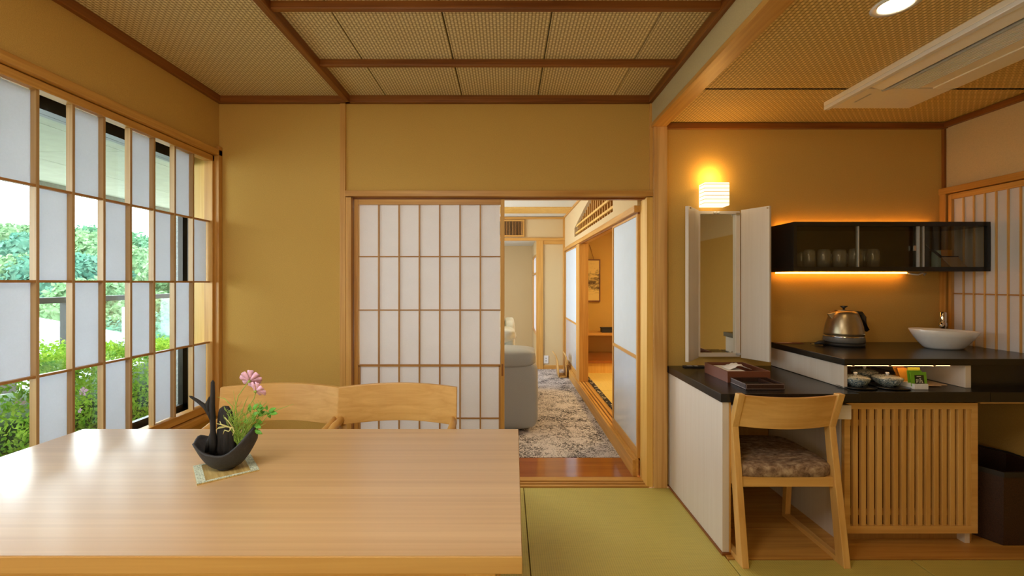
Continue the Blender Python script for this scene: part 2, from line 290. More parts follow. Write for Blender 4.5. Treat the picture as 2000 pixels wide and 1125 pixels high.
# ---------------------------------------------------------------- geometry helpers
WM = {}
def wm(o): return WM.get(o.name, Matrix.Identity(4)) if o else Matrix.Identity(4)
class MB:
    def __init__(s): s.v = []; s.f = []; s.sm = []
    def add(s, vs_, fs, smooth=False):
        o = len(s.v); s.v += [tuple(p) for p in vs_]
        s.f += [tuple(i + o for i in f) for f in fs]; s.sm += [smooth] * len(fs); return s
    def box(s, x0, x1, y0, y1, z0, z1, mat=None):
        x0, x1 = sorted((x0, x1)); y0, y1 = sorted((y0, y1)); z0, z1 = sorted((z0, z1))
        v = [(x, y, z) for z in (z0, z1) for y in (y0, y1) for x in (x0, x1)]
        if mat is not None: v = [mat @ Vector(p) for p in v]
        return s.add(v, [(0, 2, 3, 1), (4, 5, 7, 6), (0, 1, 5, 4), (2, 6, 7, 3), (0, 4, 6, 2), (1, 3, 7, 5)])
    def prism(s, pts, axis, a, b):
        """pts: 2-D outline; axis: extrusion axis from a to b"""
        def mk(p, t):
            if axis == 'x': return (t, p[0], p[1])
            if axis == 'y': return (p[0], t, p[1])
            return (p[0], p[1], t)
        n = len(pts); v = [mk(p, a) for p in pts] + [mk(p, b) for p in pts]
        ar = sum(pts[i][0] * pts[(i + 1) % n][1] - pts[(i + 1) % n][0] * pts[i][1] for i in range(n))
        fs = [tuple(range(n)), tuple(range(2 * n - 1, n - 1, -1))] + [(i, i + n, (i + 1) % n + n, (i + 1) % n) for i in range(n)]
        return s.add(v, fs)
    def tube(s, pts, rad, seg=8, cap=True, jit=0, flat=1.0):
        pts = [Vector(p) for p in pts]; n = len(pts)
        if isinstance(rad, (int, float)): rad = [rad] * n
        vs_, fs = [], []; up = None
        for i, p in enumerate(pts):
            d = (pts[min(i + 1, n - 1)] - pts[max(i - 1, 0)]).normalized()
            if up is None:
                up = Vector((0, 0, 1)) if abs(d.z) < 0.9 else Vector((1, 0, 0))
            a = d.cross(up).normalized(); b = d.cross(a).normalized(); up = -b if False else up
            if abs(d.dot(up)) > 0.95: up = Vector((0, 1, 0)); a = d.cross(up).normalized(); b = d.cross(a).normalized()
            for k in range(seg):
                t = 2 * PI * k / seg; r = rad[i] * (1 + (rnd.uniform(-jit, jit) if jit else 0))
                vs_.append(p + a * math.cos(t) * r + b * math.sin(t) * r * flat)
        for i in range(n - 1):
            for k in range(seg):
                fs.append((i * seg + k, i * seg + (k + 1) % seg, (i + 1) * seg + (k + 1) % seg, (i + 1) * seg + k))
        if cap: fs += [tuple(range(seg - 1, -1, -1)), tuple(range((n - 1) * seg, n * seg))]
        return s.add(vs_, fs, True)
    def lathe(s, prof, c=(0, 0, 0), seg=28, sx=1.0, sy=1.0, smooth=True):
        n = len(prof); vs_, fs = [], []
        for r, z in prof:
            for k in range(seg):
                t = 2 * PI * k / seg; vs_.append((c[0] + r * sx * math.cos(t), c[1] + r * sy * math.sin(t), c[2] + z))
        for i in range(n - 1):
            for k in range(seg):
                fs.append((i * seg + k, i * seg + (k + 1) % seg, (i + 1) * seg + (k + 1) % seg, (i + 1) * seg + k))
        if prof[0][0] > 1e-6: fs.append(tuple(range(seg - 1, -1, -1)))
        if prof[-1][0] > 1e-6: fs.append(tuple(range((n - 1) * seg, n * seg)))
        return s.add(vs_, fs, smooth)
    def super(s, c, size, e=0.35, nu=28, nv=16, wob=0.0, seed=0):
        """rounded cushion block"""
        def sp(x, p): return math.copysign(abs(x) ** p, x)
        vs_, fs = [], []
        for j in range(nv + 1):
            ph = -PI / 2 + PI * j / nv
            for i in range(nu):
                th = 2 * PI * i / nu
                x = sp(math.cos(ph), e) * sp(math.cos(th), e); y = sp(math.cos(ph), e) * sp(math.sin(th), e); z = sp(math.sin(ph), e)
                k = 1 + wob * noise.noise(Vector((x * 2 + seed, y * 2, z * 2)))
                vs_.append((c[0] + x * size[0] / 2 * k, c[1] + y * size[1] / 2 * k, c[2] + z * size[2] / 2 * k))
        for j in range(nv):
            for i in range(nu):
                fs.append((j * nu + i, j * nu + (i + 1) % nu, (j + 1) * nu + (i + 1) % nu, (j + 1) * nu + i))
        return s.add(vs_, fs, True)
    def build(s, name, mat, parent=None, kind=None, bev=0, solid=0, local=False, sub=0):
        me = bpy.data.meshes.new(name)
        inv = Matrix.Identity(4) if local else wm(parent).inverted()
        ident = local or not parent
        me.from_pydata(s.v if ident else [tuple(inv @ Vector(p)) for p in s.v], [], s.f)
        me.polygons.foreach_set('use_smooth', s.sm)
        bm = bmesh.new(); bm.from_mesh(me)
        bmesh.ops.remove_doubles(bm, verts=bm.verts, dist=1e-6) if len(s.v) < 4000 else None
        if len(s.v) < 20000: bmesh.ops.recalc_face_normals(bm, faces=bm.faces)
        bm.to_mesh(me); bm.free()
        me.materials.append(mat); me.update()
        o = bpy.data.objects.new(name, me); C.objects.link(o)
        if parent: o.parent = parent; WM[o.name] = wm(parent)
        if kind: o['kind'] = kind
        if solid:
            md = o.modifiers.new('solid', 'SOLIDIFY'); md.thickness = solid; md.offset = 0
        if sub:
            md = o.modifiers.new('sub', 'SUBSURF'); md.levels = sub; md.render_levels = sub
        if bev:
            md = o.modifiers.new('bevel', 'BEVEL'); md.width = bev; md.segments = 2; md.limit_method = 'ANGLE'
        return o
def bx(x0, x1, y0, y1, z0, z1): return MB().box(x0, x1, y0, y1, z0, z1)
def thing(name, label, cat, loc=(0, 0, 0), rz=0, group=None, kind=None):
    o = bpy.data.objects.new(name, None); C.objects.link(o); o.empty_display_size = 0.05
    o.location = loc; o.rotation_euler = (0, 0, rz)
    WM[o.name] = Matrix.Translation(loc) @ Matrix.Rotation(rz, 4, 'Z')
    if kind: o['kind'] = kind
    else: o['label'] = label; o['category'] = cat
    if group: o['group'] = group
    return o
def struct(name, loc=(0, 0, 0)): return thing(name, None, None, loc, kind='structure')
def tag(o, label, cat, group=None):
    o['label'] = label; o['category'] = cat
    if group: o['group'] = group
    return o
def dup(root, loc, rz=None, label=None, group=None):
    r = root.copy(); C.objects.link(r); r.location = loc
    if rz is not None: r.rotation_euler = (0, 0, rz)
    WM[r.name] = Matrix.Translation(loc) @ Matrix.Rotation(r.rotation_euler[2], 4, 'Z')
    if label: r['label'] = label
    if group: r['group'] = group
    for ch in list(root.children):
        c = ch.copy(); C.objects.link(c); c.parent = r
        for g in list(ch.children):
            d = g.copy(); C.objects.link(d); d.parent = c
    return r
def X_(x, Y): return (x - CX) * Y / F
def Z_(y, Y): return H - (y - CY) * Y / F
pl = M['plaster']

# ================================================================ SETTING
YB, XL, XR, ZC, ZA = 2.90, -1.895, 2.88, 2.56, 2.388
YR, DY0 = -1.75, 2.15          # wall behind the camera; near end of the right-hand shoji
# floor
fl = struct('floor')
bx(-2.1, 3.0, YR, 3.02, -0.12, -0.03).build('floor_slab', M['walnut'], fl)
g = 0.0025
cols = [(-1.895, -0.85), (-0.85, 0.11), (0.11, 1.07)]
for (a, b) in cols:
    for (c, d) in ((0.98, 2.88), (-0.92, 0.98), (YR, -0.92)):
        bx(a + g, b - g, c + g, d - g, -0.03, 0).build('tatami_mat', M['tatami'], fl, bev=0.003)
for (a, b) in ((1.07, 1.955), (1.955, 2.88)):
    for (c, d) in ((0.24, 2.13), (-1.65, 0.24)):
        bx(a + g, b - g, c + g, d - g, -0.03, 0).build('tatami_mat', M['tatami'], fl, bev=0.003)
for k in range(3):
    bx(1.072, 2.88, 2.134 + k * 0.256, 2.388 + k * 0.256, -0.03, 0.004).build('floorboard', M['wood_x'], fl, bev=0.002)
# door track between the rooms and the glossy board
tr = struct('trim_1')
for (a, b, z) in ((2.883, 2.905, .008), (2.905, 2.925, -.002), (2.925, 2.94, .008), (2.94, 2.965, -.002), (2.965, 3.02, .008)):
    bx(-1.06, 0.93, a, b, -0.04, z).build('sill_strip', M['dark_x'] if z < 0 else M['wood_x'], tr)
bx(-1.9, 0.90, 3.02, 3.36, -0.04, 0.006).build('glossy_board', M['gloss'], tr, bev=0.003)
cp = bx(-1.9, 0.865, 3.36, 8.4, -0.04, 0.008).build('floor_carpet', M['carpet'], None, 'structure')

# left wall (with the window opening)
wl = struct('wall_left')
bx(-2.10, XL, YR, 3.02, 0, 0.50).build('lower_wall', pl, wl)
bx(-2.10, XL, YR, 3.02, 2.205, ZC + 0.1).build('upper_wall', pl, wl)
bx(-2.10, XL, YR, 0.10, 0.50, 2.205).build('pier', pl, wl)
# back wall
wb = struct('wall_back')
bx(-2.10, -1.06, YB, 3.02, 0, ZC + 0.1).build('plaster_panel', pl, wb)
bx(-1.06, 0.965, YB, 3.02, 1.945, ZC + 0.1).build('plaster_panel', pl, wb)
bx(1.04, 3.0, YB, 3.02, 0, ZA + 0.1).build('plaster_panel', pl, wb)
# right wall of the alcove, rear wall
wr = struct('wall_right')
bx(XR, XR + 0.1, YR, 3.02, 1.955, ZA + 0.1).build('upper_wall', M['plaster_pale'], wr)
bx(XR, XR + 0.1, YR, DY0 - .03, 0, 1.955).build('near_wall', pl, wr)
bx(XR + 0.02, XR + 0.1, DY0 - .03, 3.02, 0, 1.955).build('recess_wall', pl, wr)
bx(XR, XR + 0.02, DY0 - .03, 2.9, 0, 0.79).build('lower_wall', pl, wr)
wn = struct('wall_near')
bx(-2.1, 3.0, YR - 0.1, YR, 0, ZC + 0.1).build('plaster_panel', pl, wn)

# ceiling
ce = struct('ceiling')
bx(-2.1, 1.0, YR, 3.0, ZC + 0.02, ZC + 0.08).build('ceiling_backing', M['black_mat'], ce)
ys = [2.9, 2.417, 1.918, 1.42, 0.92, 0.42, -0.08, -0.58, -1.08, YR]
xs = [-1.035, -0.79, -0.293, 0.204, 0.70, 0.95]
for i in range(len(ys) - 1):
    for j in range(len(xs) - 1):
        bx(xs[j] + 0.003, xs[j + 1] - 0.003, ys[i + 1], ys[i], ZC, ZC + 0.02).build('ceiling_panel', M['weave'], ce, bev=0.0015)
bx(XL, -1.035, YR, 2.9, ZC - 0.002, ZC + 0.02).build('ceiling_panel', M['weave'], ce)
for y in ys[1:-1]:
    bx(-1.03, 0.945, y - 0.014, y + 0.014, ZC - 0.034, ZC + 0.002).build('cross_batten', M['dark_x'], ce, bev=0.003)
bx(-1.06, -1.022, YR, 2.89, ZC - 0.045, ZC + 0.002).build('long_batten', M['dark_y'], ce, bev=0.003)
bx(0.925, 0.953, YR, 2.89, ZC - 0.045, ZC + 0.002).build('long_batten', M['dark_y'], ce, bev=0.003)
bx(-1.895, 0.94, 2.865, 2.9, ZC - 0.045, ZC + 0.002).build('wall_cornice', M['dark_x'], ce, bev=0.002)
bx(XL, XL + 0.03, YR, 2.87, ZC - 0.045, ZC + 0.002).build('wall_cornice', M['dark_y'], ce, bev=0.002)
# alcove ceiling
ca = struct('ceiling_alcove')
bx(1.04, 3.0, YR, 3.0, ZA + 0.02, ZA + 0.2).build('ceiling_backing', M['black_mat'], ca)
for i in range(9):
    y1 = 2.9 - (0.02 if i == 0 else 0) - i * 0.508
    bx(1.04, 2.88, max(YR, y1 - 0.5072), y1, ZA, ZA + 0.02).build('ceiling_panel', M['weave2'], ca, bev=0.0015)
bx(1.045, 2.88, 2.872, 2.9, ZA - 0.040, ZA - 0.004).build('wall_cornice', M['dark_x'], ca, bev=0.002)
bx(2.85, 2.88, YR, 2.872, ZA - 0.036, ZA - 0.004).build('wall_cornice', M['dark_y'], ca, bev=0.002)
# beam between the two ceilings
bmm = struct('trim_2')
bx(0.953, 1.036, YR, 2.9, ZA - 0.004, ZC + 0.02).build('beam_face', M['beam_pl'], bmm)
bx(0.945, 1.042, YR, 2.9, ZA - 0.030, ZA - 0.003).build('beam_soffit', M['wood_y'], bmm, bev=0.003)
# pillars, lintel, trims
t3 = struct('trim_3')
bx(0.957, 1.046, 2.868, 3.03, 0, ZA - 0.03).build('pillar', M['pillar'], t3, bev=0.003)
bx(0.917, 0.957, 2.885, 3.03, 0, 1.90).build('door_jamb', M['jamb_board'], t3, bev=0.002)
bx(-1.095, -1.058, 2.885, 2.92, 0, ZC - 0.045).build('slim_post', M['wood_z'], t3, bev=0.002)
bx(-1.058, -1.022, 2.887, 3.03, 0, 1.90).build('door_jamb', M['wood_z'], t3, bev=0.002)
bx(-1.06, 0.957, 2.878, 3.03, 1.905, 1.943).build('lintel', M['wood_x'], t3, bev=0.002)
bx(-1.022, 0.917, 2.925, 2.94, 1.893, 1.906).build('lintel_track', M['dark_x'], t3)
bx(0.938, 0.957, 2.89, 2.91, 1.943, ZC - 0.045).build('slim_post', M['wood_z'], t3)
# baseboards
bx(-1.895, -1.095, 2.888, 2.9, 0, 0.055).build('baseboard_back', M['wood_x'], None, 'structure')
bx(XL, XL + 0.012, YR, 2.888, 0, 0.055).build('baseboard_left', M['wood_y'], None, 'structure')
bx(2.862, 2.878, 2.884, 2.9, 1.94, ZA - 0.04).build('trim_4', M['dark_z'], None, 'structure')

# ---------------------------------------------------------------- window_1: checkerboard shoji + aluminium sash
wi = struct('window_1', (-1.92, 1.5, 0.5))
Zs = [0.565, 0.956, 1.345, 1.735, 2.125]
Ym = [1.795 + 0.1487 * k for k in range(-11, 8)]             # mullion lines; [11] is Y=1.795
Ym[-1] = 2.838
xm = -1.92
for y in Ym[1:-1]:
    bx(xm - 0.020, xm + 0.008, y - 0.006, y + 0.006, Zs[0], Zs[-1]).build('mullion', M['kumiko_w'], wi)
for z in Zs[1:-1]:
    bx(xm - 0.014, xm + 0.006, Ym[0], Ym[-1], z - 0.005, z + 0.005).build('glazing_bar', M['kumiko_y'], wi)
bx(-1.955, -1.90, Ym[0] - 0.03, 2.86, Zs[0] - 0.045, Zs[0]).build('bottom_rail', M['wood_y'], wi, bev=0.002)
bx(-1.955, -1.90, Ym[0] - 0.03, 2.86, Zs[-1], Zs[-1] + 0.038).build('top_rail', M['wood_y'], wi, bev=0.002)
bx(-1.955, -1.90, 2.842, 2.87, Zs[0] - 0.045, Zs[-1] + 0.038).build('stile', M['wood_z'], wi, bev=0.002)
bx(-1.955, -1.90, Ym[0] - 0.05, Ym[0], Zs[0] - 0.045, Zs[-1] + 0.038).build('stile', M['wood_z'], wi, bev=0.002)
bx(-1.99, -1.872, 0.08, 2.9, 2.167, 2.207).build('head', M['wood_y'], wi, bev=0.003)
bx(-2.04, -1.872, 0.08, 2.9, 0.475, 0.512).build('sill', M['wood_y'], wi, bev=0.003)
bx(-1.985, -1.872, 2.862, 2.899, 0.475, 2.23).build('corner_post', M['wood_z'], wi, bev=0.003)
bx(-2.035, -1.955, 2.846, 2.9, 0.5, 2.2).build('jamb_board', M['jamb_board'], wi)
bx(-2.04, -1.955, 0.08, 0.12, 0.5, 2.2).build('jamb_board', M['jamb_board'], wi)
for r in range(4):
    for c in range(len(Ym) - 1):
        if (c + r) % 2 == 0:     # parity fixed below
            pass
        k = c - 11               # 0 = pane between 1.795 and 1.943
        clear = (k % 2 == 0) if r in (3, 1) else (k % 2 != 0)
        if not clear:
            bx(xm - 0.018, xm - 0.016, Ym[c] + 0.006, Ym[c + 1] - 0.006, Zs[r] + 0.003, Zs[r + 1] - 0.003).build('paper_panel', M['paper_win'], wi)
# outer aluminium sash
def sash(y0, y1, x0):
    bx(x0 - 0.03, x0, y0, y0 + 0.045, 0.53, 2.12).build('sash_stile', M['sash'], wi)
    bx(x0 - 0.03, x0, y1 - 0.045, y1, 0.53, 2.12).build('sash_stile', M['sash'], wi)
    bx(x0 - 0.03, x0, y0, y1, 0.50, 0.56).build('sash_rail', M['sash'], wi)
    bx(x0 - 0.018, x0 - 0.013, y0 + .045, y1 - .045, 0.56, 2.1).build('glass_pane', M['glass'], wi)
sash(0.12, 1.50, -2.045); sash(1.46, 2.87, -2.08)
bx(-2.13, -2.036, 0.12, 2.9, 2.10, 2.13).build('sash_head', M['sash'], wi)
bx(-2.10, -2.036, 0.12, 2.9, 2.13, 2.21).build('sash_head', M['sash'], wi)
bx(-2.13, -2.036, 0.12, 2.9, 0.485, 0.515).build('sash_sill', M['sash'], wi)
bx(-2.06, -2.036, 2.84, 2.875, 0.5, 2.13).build('sash_track', M['sash'], wi)

# ---------------------------------------------------------------- shoji doors
def shoji(name, x0, x1, y, z0, z1, cols, hz, stile=0.026, rail=0.034, low=None, parent=None, pm='paper'):
    d = struct(name, ((x0 + x1) / 2, y, z0))
    t = 0.03
    bx(x0, x0 + stile, y, y + t, z0, z1).build('stile', M['wood_z'], d, bev=0.0015)
    bx(x1 - stile, x1, y, y + t, z0, z1).build('stile', M['wood_z'], d, bev=0.0015)
    bx(x0 + stile, x1 - stile, y + .001, y + t - .001, z1 - rail, z1).build('rail', M['wood_x'], d, bev=0.0015)
    bx(x0 + stile, x1 - stile, y + .001, y + t - .001, z0, z0 + rail + 0.02).build('rail', M['wood_x'], d, bev=0.0015)
    a, b = x0 + stile, x1 - stile; w_ = (b - a) / cols
    for k in range(1, cols):
        bx(a + k * w_ - 0.0045, a + k * w_ + 0.0045, y + 0.006, y + 0.018, z0 + 0.05, z1 - rail).build('muntin', M['kumiko_z'], d)
    for z, h in hz:
        bx(a, b, y + (0.003 if h > 0.006 else 0.008), y + 0.017, z - h, z + h).build('glazing_bar', M['kumiko_x'], d)
    zz = [z0 + 0.05] + sorted(z for z, h in hz) + [z1 - rail]
    if low:
        bx(a, a + 0.012, y + 0.003, y + 0.02, zz[0], low).build('muntin', M['kumiko_z'], d)
        bx(b - 0.012, b, y + 0.003, y + 0.02, zz[0], low).build('muntin', M['kumiko_z'], d)
    for k in range(cols):
        for j in range(len(zz) - 1):
            m = MB(); n = 6                       # slightly slack paper
            u0, u1 = a + k * w_ + .0045, a + (k + 1) * w_ - .0045
            vs_ = []
            for q in range(n + 1):
                for p in range(4):
                    zc = zz[j] + (zz[j + 1] - zz[j]) * q / n; xc = u0 + (u1 - u0) * p / 3
                    s_ = 0.003 * noise.noise(Vector((xc * 9, zc * 5, k * 3.1 + j))) * (1 if 0 < p < 3 and 0 < q < n else 0)
                    vs_.append((xc, y + 0.019 + s_, zc))
            m.add(vs_, [(q * 4 + p, q * 4 + p + 1, (q + 1) * 4 + p + 1, (q + 1) * 4 + p) for q in range(n) for p in range(3)], True)
            m.build('paper_panel', M[pm], d)
    return d
d1 = shoji('door_1', -1.015, -0.016, 2.925, 0.008, 1.893, 7,
           [(Z_(501, 2.93), .004), (Z_(605.7, 2.93), .004), (Z_(714, 2.93), .007), (Z_(817.6, 2.93), .004), (Z_(915, 2.93), .004)], low=Z_(714, 2.93))
bx(-0.036, -0.024, 2.9235, 2.927, 0.72, 0.80).build('finger_pull', M['dark_z'], d1)

# right-hand shoji of the alcove (on the right wall, along Y)
d2 = struct('door_2', (2.87, 2.5, 0.8))
xd = 2.862
bx(2.846, 2.90, 2.858, 2.899, 0.95, 1.925).build('stile', M['wood_z'], d2, bev=0.002)
bx(2.852, 2.90, 2.826, 2.846, 0.95, 1.905).build('stile', M['wood_z'], d2, bev=0.002)
bx(2.84, 2.90, DY0, 2.899, 1.915, 1.955).build('head', M['wood_y'], d2, bev=0.002)
bx(2.856, 2.89, DY0, 2.84, 1.875, 1.91).build('rail', M['wood_y'], d2, bev=0.002)
bx(2.852, 2.90, DY0, 2.899, 0.79, 0.81).build('rail', M['wood_y'], d2)
bx(2.846, 2.90, DY0 - .03, DY0, 0.79, 1.955).build('stile', M['wood_z'], d2)
k = 0; y = 2.762
while y > DY0 + .02:
    bx(2.860, 2.870, y - 0.0028, y + 0.0028, 0.81, 1.876).build('muntin', M['pale_z'], d2); y -= 0.0615
for z in (1.27,):
    bx(2.862, 2.870, DY0, 2.83, z - 0.004, z + 0.004).build('glazing_bar', M['kumiko_y'], d2)
bx(2.871, 2.873, DY0, 2.828, 0.81, 1.876).build('paper_panel', M['paper_warm'], d2)

# ================================================================ LIVING ROOM beyond the doorway
XW, YA, YZ = 0.895, 6.80, 8.30
lw = struct('wall_living_right')
mp_ = M['plaster_pale']
# upper wall with half-arched transom opening: vertical slices
def arch_top(y):
    t = (5.83 - y) / (5.83 - 3.72); return 2.06 + 0.24 * math.sin(min(1, t * 1.15) * PI / 2)
bx(XW, XW + 0.09, 3.02, 3.72, 1.87, 2.42).build('upper_wall', mp_, lw)
bx(XW, XW + 0.09, 5.83, YA, 1.87, 2.42).build('upper_wall', mp_, lw)
m = MB(); N = 16
ysl = [5.83 - (5.83 - 3.72) * i / N for i in range(N + 1)]
pts = [(y, arch_top(y)) for y in ysl] + [(3.72, 2.42), (5.83, 2.42)]
m.prism(pts, 'x', XW, XW + 0.09); m.build('arched_wall', mp_, lw)
bx(XW, XW + 0.09, 3.72, 5.83, 1.87, 1.94).build('transom_sill', mp_, lw)
tm = struct('window_2', (XW, 4.8, 1.94))
for i in range(1, 19):
    y = 5.83 - (5.83 - 3.72) * i / 19
    bx(XW + 0.03, XW + 0.05, y - 0.014, y + 0.014, 1.94, arch_top(y)).build('lattice_bar', M['wood_z'], tm)
for z in (1.99, 2.08):
    bx(XW + 0.012, XW + 0.028, 3.73, 5.82, z - 0.011, z + 0.011).build('lattice_rail', M['jamb_board'], tm)
bx(XW + 0.075, XW + 0.088, 3.73, 5.82, 1.94, 2.29).build('backing', M['dark_y'], tm)
# kamoi, sill, posts
t5 = struct('trim_5')
bx(XW - 0.02, XW + 0.10, 3.03, YA, 1.825, 1.872).build('kamoi', M['wood_y'], t5, bev=0.003)
bx(XW + 0.005, XW + 0.02, 3.03, YA, 1.812, 1.826).build('kamoi_track', M['dark_y'], t5)
bx(0.865, 0.885, 3.03, YA, 0.0, 0.118).build('step_face', M['wood_y'], t5, bev=0.002)
for (a, b, z) in ((0.885, 0.905, .128), (0.905, 0.92, .118), (0.92, 0.94, .128), (0.94, 0.955, .118), (0.955, 1.0, .128)):
    bx(a, b, 3.03, YA, 0.0, z).build('sill_strip', M['wood_y'] if z > .12 else M['dark_y'], t5)
bx(XW - 0.012, XW + 0.10, 5.38, 5.62, 0.128, 1.82).build('middle_post', M['wood_z'], t5, bev=0.003)
# panels in the partition
def fusuma(name, y0, y1, zmid):
    d = struct(name, (XW, (y0 + y1) / 2, 0.128)); x0, x1 = XW + 0.004, XW + 0.034
    for (a, b) in ((y0, y0 + 0.03), (y1 - 0.03, y1)):
        bx(x0, x1, a, b, 0.13, 1.815).build('stile', M['wood_z'], d, bev=0.0015)
    bx(x0, x1, y0 + .03, y1 - .03, 0.13, 0.19).build('rail', M['wood_y'], d)
    bx(x0, x1, y0 + .03, y1 - .03, zmid - 0.012, zmid + 0.012).build('rail', M['wood_y'], d)
    bx(x0, x1, y0 + .03, y1 - .03, 1.800, 1.815).build('rail', M['wood_y'], d)
    bx(x0 + 0.008, x0 + 0.012, y0 + .03, y1 - .03, zmid + 0.012, 1.80).build('paper_panel', M['fusuma'], d)
    bx(x0 + 0.008, x0 + 0.012, y0 + .03, y1 - .03, 0.19, zmid - 0.012).build('frosted_pane', M['frosted'], d)
fusuma('door_3', 3.035, 3.76, 0.82)
fusuma('door_4', 5.62, 6.78, 0.80)
# far walls
lf = struct('wall_living_far')
bx(0.474, 1.0, YA, YA + 0.1, 0, 2.0).build('stub_wall', mp_, lf)
bx(-1.9, 1.0, YA, YA + 0.1, 2.0, 2.42).build('drop_wall', mp_, lf)
bx(-1.9, 0.55, YZ, YZ + 0.1, 0, 2.1).build('far_wall', mp_, lf)
bx(0.474, 0.55, YA + 0.1, YZ, 0, 0.5).build('side_wall', mp_, lf)
bx(0.474, 0.55, YA + 0.1, YZ, 1.78, 2.1).build('side_wall', mp_, lf)
bx(0.474, 0.55, 7.9, YZ, 0.5, 1.78).build('side_wall', mp_, lf)
w3 = struct('window_3', (0.48, 7.3, 0.5))
for z in (0.5, 1.47, 1.76): bx(0.462, 0.52, YA + .1, 7.9, z, z + 0.03).build('rail', M['wood_y'], w3)
for z0, z1 in ((0.53, 1.47), (1.50, 1.76)): bx(0.485, 0.488, YA + .1, 7.9, z0, z1).build('paper_panel', M['paper'], w3)
bx(0.462, 0.52, 7.88, 7.92, 0.5, 1.79).build('stile', M['wood_z'], w3)
t6 = struct('trim_6')
bx(0.455, 0.56, YA - 0.02, YA + 0.08, 0, 1.99).build('corner_post', M['wood_z'], t6, bev=0.003)
bx(0.56, XW, YA - 0.012, YA, 1.93, 1.985).build('rail', M['wood_x'], t6)
bx(XW - 0.03, XW, YA - 0.02, YA, 0, 2.36).build('edge_post', M['wood_z'], t6)
bx(-1.9, XW, YA - 0.025, YA, 1.985, 2.03).build('rail', M['wood_x'], t6)
bx(-1.9, XW, YA - 0.025, YA, 2.32, 2.35).build('cornice', M['wood_x'], t6)
bx(XW - 0.02, XW, 3.03, YA - .02, 2.335, 2.36).build('cornice', M['wood_y'], t6)
bx(0.56, XW, YA - 0.014, YA, 0, 0.065).build('baseboard', M['wood_x'], t6)
bx(0.0, 0.474, YZ - 0.014, YZ, 0, 0.065).build('baseboard', M['wood_x'], t6)
# vent grille
vg = thing('vent_grille', 'square wooden vent grille with vertical slats above the far living room wall', 'vent', (0.12, YA - 0.03, 2.05))
vx0, vx1 = X_(972, YA), X_(1024, YA)
for (a, b, c, d) in ((vx0, vx1, 2.045, 2.07), (vx0, vx1, 2.285, 2.31)): bx(a, b, YA - 0.03, YA - .001, c, d).build('frame', M['wood_x'], vg)
for a in (vx0, vx1 - 0.03): bx(a, a + 0.03, YA - 0.03, YA - .001, 2.07, 2.285).build('frame', M['wood_z'], vg)
bx(vx0 + 0.03, vx1 - 0.03, YA - 0.006, YA - .001, 2.07, 2.285).build('backing', M['black_mat'], vg)
for i in range(15):
    x = vx0 + 0.045 + i * (vx1 - vx0 - 0.09) / 14
    bx(x - 0.004, x + 0.004, YA - 0.026, YA - 0.008, 2.07, 2.285).build('slat', M['kumiko_z'], vg)
# ceilings
lc = struct('ceiling_living')
for (a, b) in ((3.02, 3.9), (3.905, 4.9), (4.905, 5.93)):
    bx(-1.9, XW, a, b, 2.36, 2.42).build('ceiling_panel', M['white_plaster'], lc)
bx(-1.9, XW, 5.935, 6.45, 2.352, 2.42).build('ceiling_board', M['jamb_board'], lc)
bx(-1.9, XW, 6.455, YA, 2.36, 2.42).build('ceiling_panel', M['white_plaster'], lc)
bx(-1.9, 0.55, YA + .1, YZ, 2.03, 2.1).build('lower_ceiling', M['white_plaster'], lc)
# left side of living room with daylight window
ll = struct('wall_living_left')
bx(-2.0, -1.9, 3.02, 8.4, 0, 2.42).build('plaster_panel', mp_, ll)
bx(1.0, 3.2, YA + 0.0, YA + 0.1, 0, 2.5).build('wall_tatami_room_far', pl, None, 'structure')
# outlet
ot = thing('wall_outlet', 'small white power outlet plate low on the living room stub wall', 'outlet', (X_(1066, YA), YA, 0.1))
ox, oz = X_(1066.5, YA), Z_(702, YA)
bx(ox - 0.037, ox + 0.037, YA - 0.008, YA - .001, oz - 0.06, oz + 0.06).build('plate', M['white'], ot, bev=0.002)
for dz in (-0.02, 0.02): bx(ox - 0.012, ox + 0.012, YA - 0.010, YA - .008, oz + dz - .008, oz + dz + .008).build('socket', M['grey_plastic'], ot)
# magazine rack: bent plywood
mr = thing('magazine_rack', 'pale bent plywood magazine rack on the carpet in the far corner', 'magazine rack', (0.75, 6.3, 0.01))
def sheet(prof, x0, x1, t, nm):
    m = MB(); n = len(prof)
    vs_ = []; fs = []
    for (a, z) in prof: vs_ += [(x0 + (a), 6.14, z), (x0 + (a), 6.42, z)]
    fs = [(2 * i, 2 * i + 1, 2 * i + 3, 2 * i + 2) for i in range(n - 1)]
    m.add(vs_, fs, True); m.build(nm, M['pale_z'], mr, solid=t)
bs = X_(1083, 6.3) - 0.02
sheet([(0, .345), (0.03, .31), (0.052, .24), (0.062, .12), (0.068, 0.02)], bs, 0, 0.012, 'side')
sheet([(0.068, 0.02), (0.17, .02)], bs, 0, 0.012, 'bottom')
sheet([(0.17, .02), (0.172, .12), (0.162, .2), (0.175, .29), (0.15, .345)], bs, 0, 0.012, 'side')
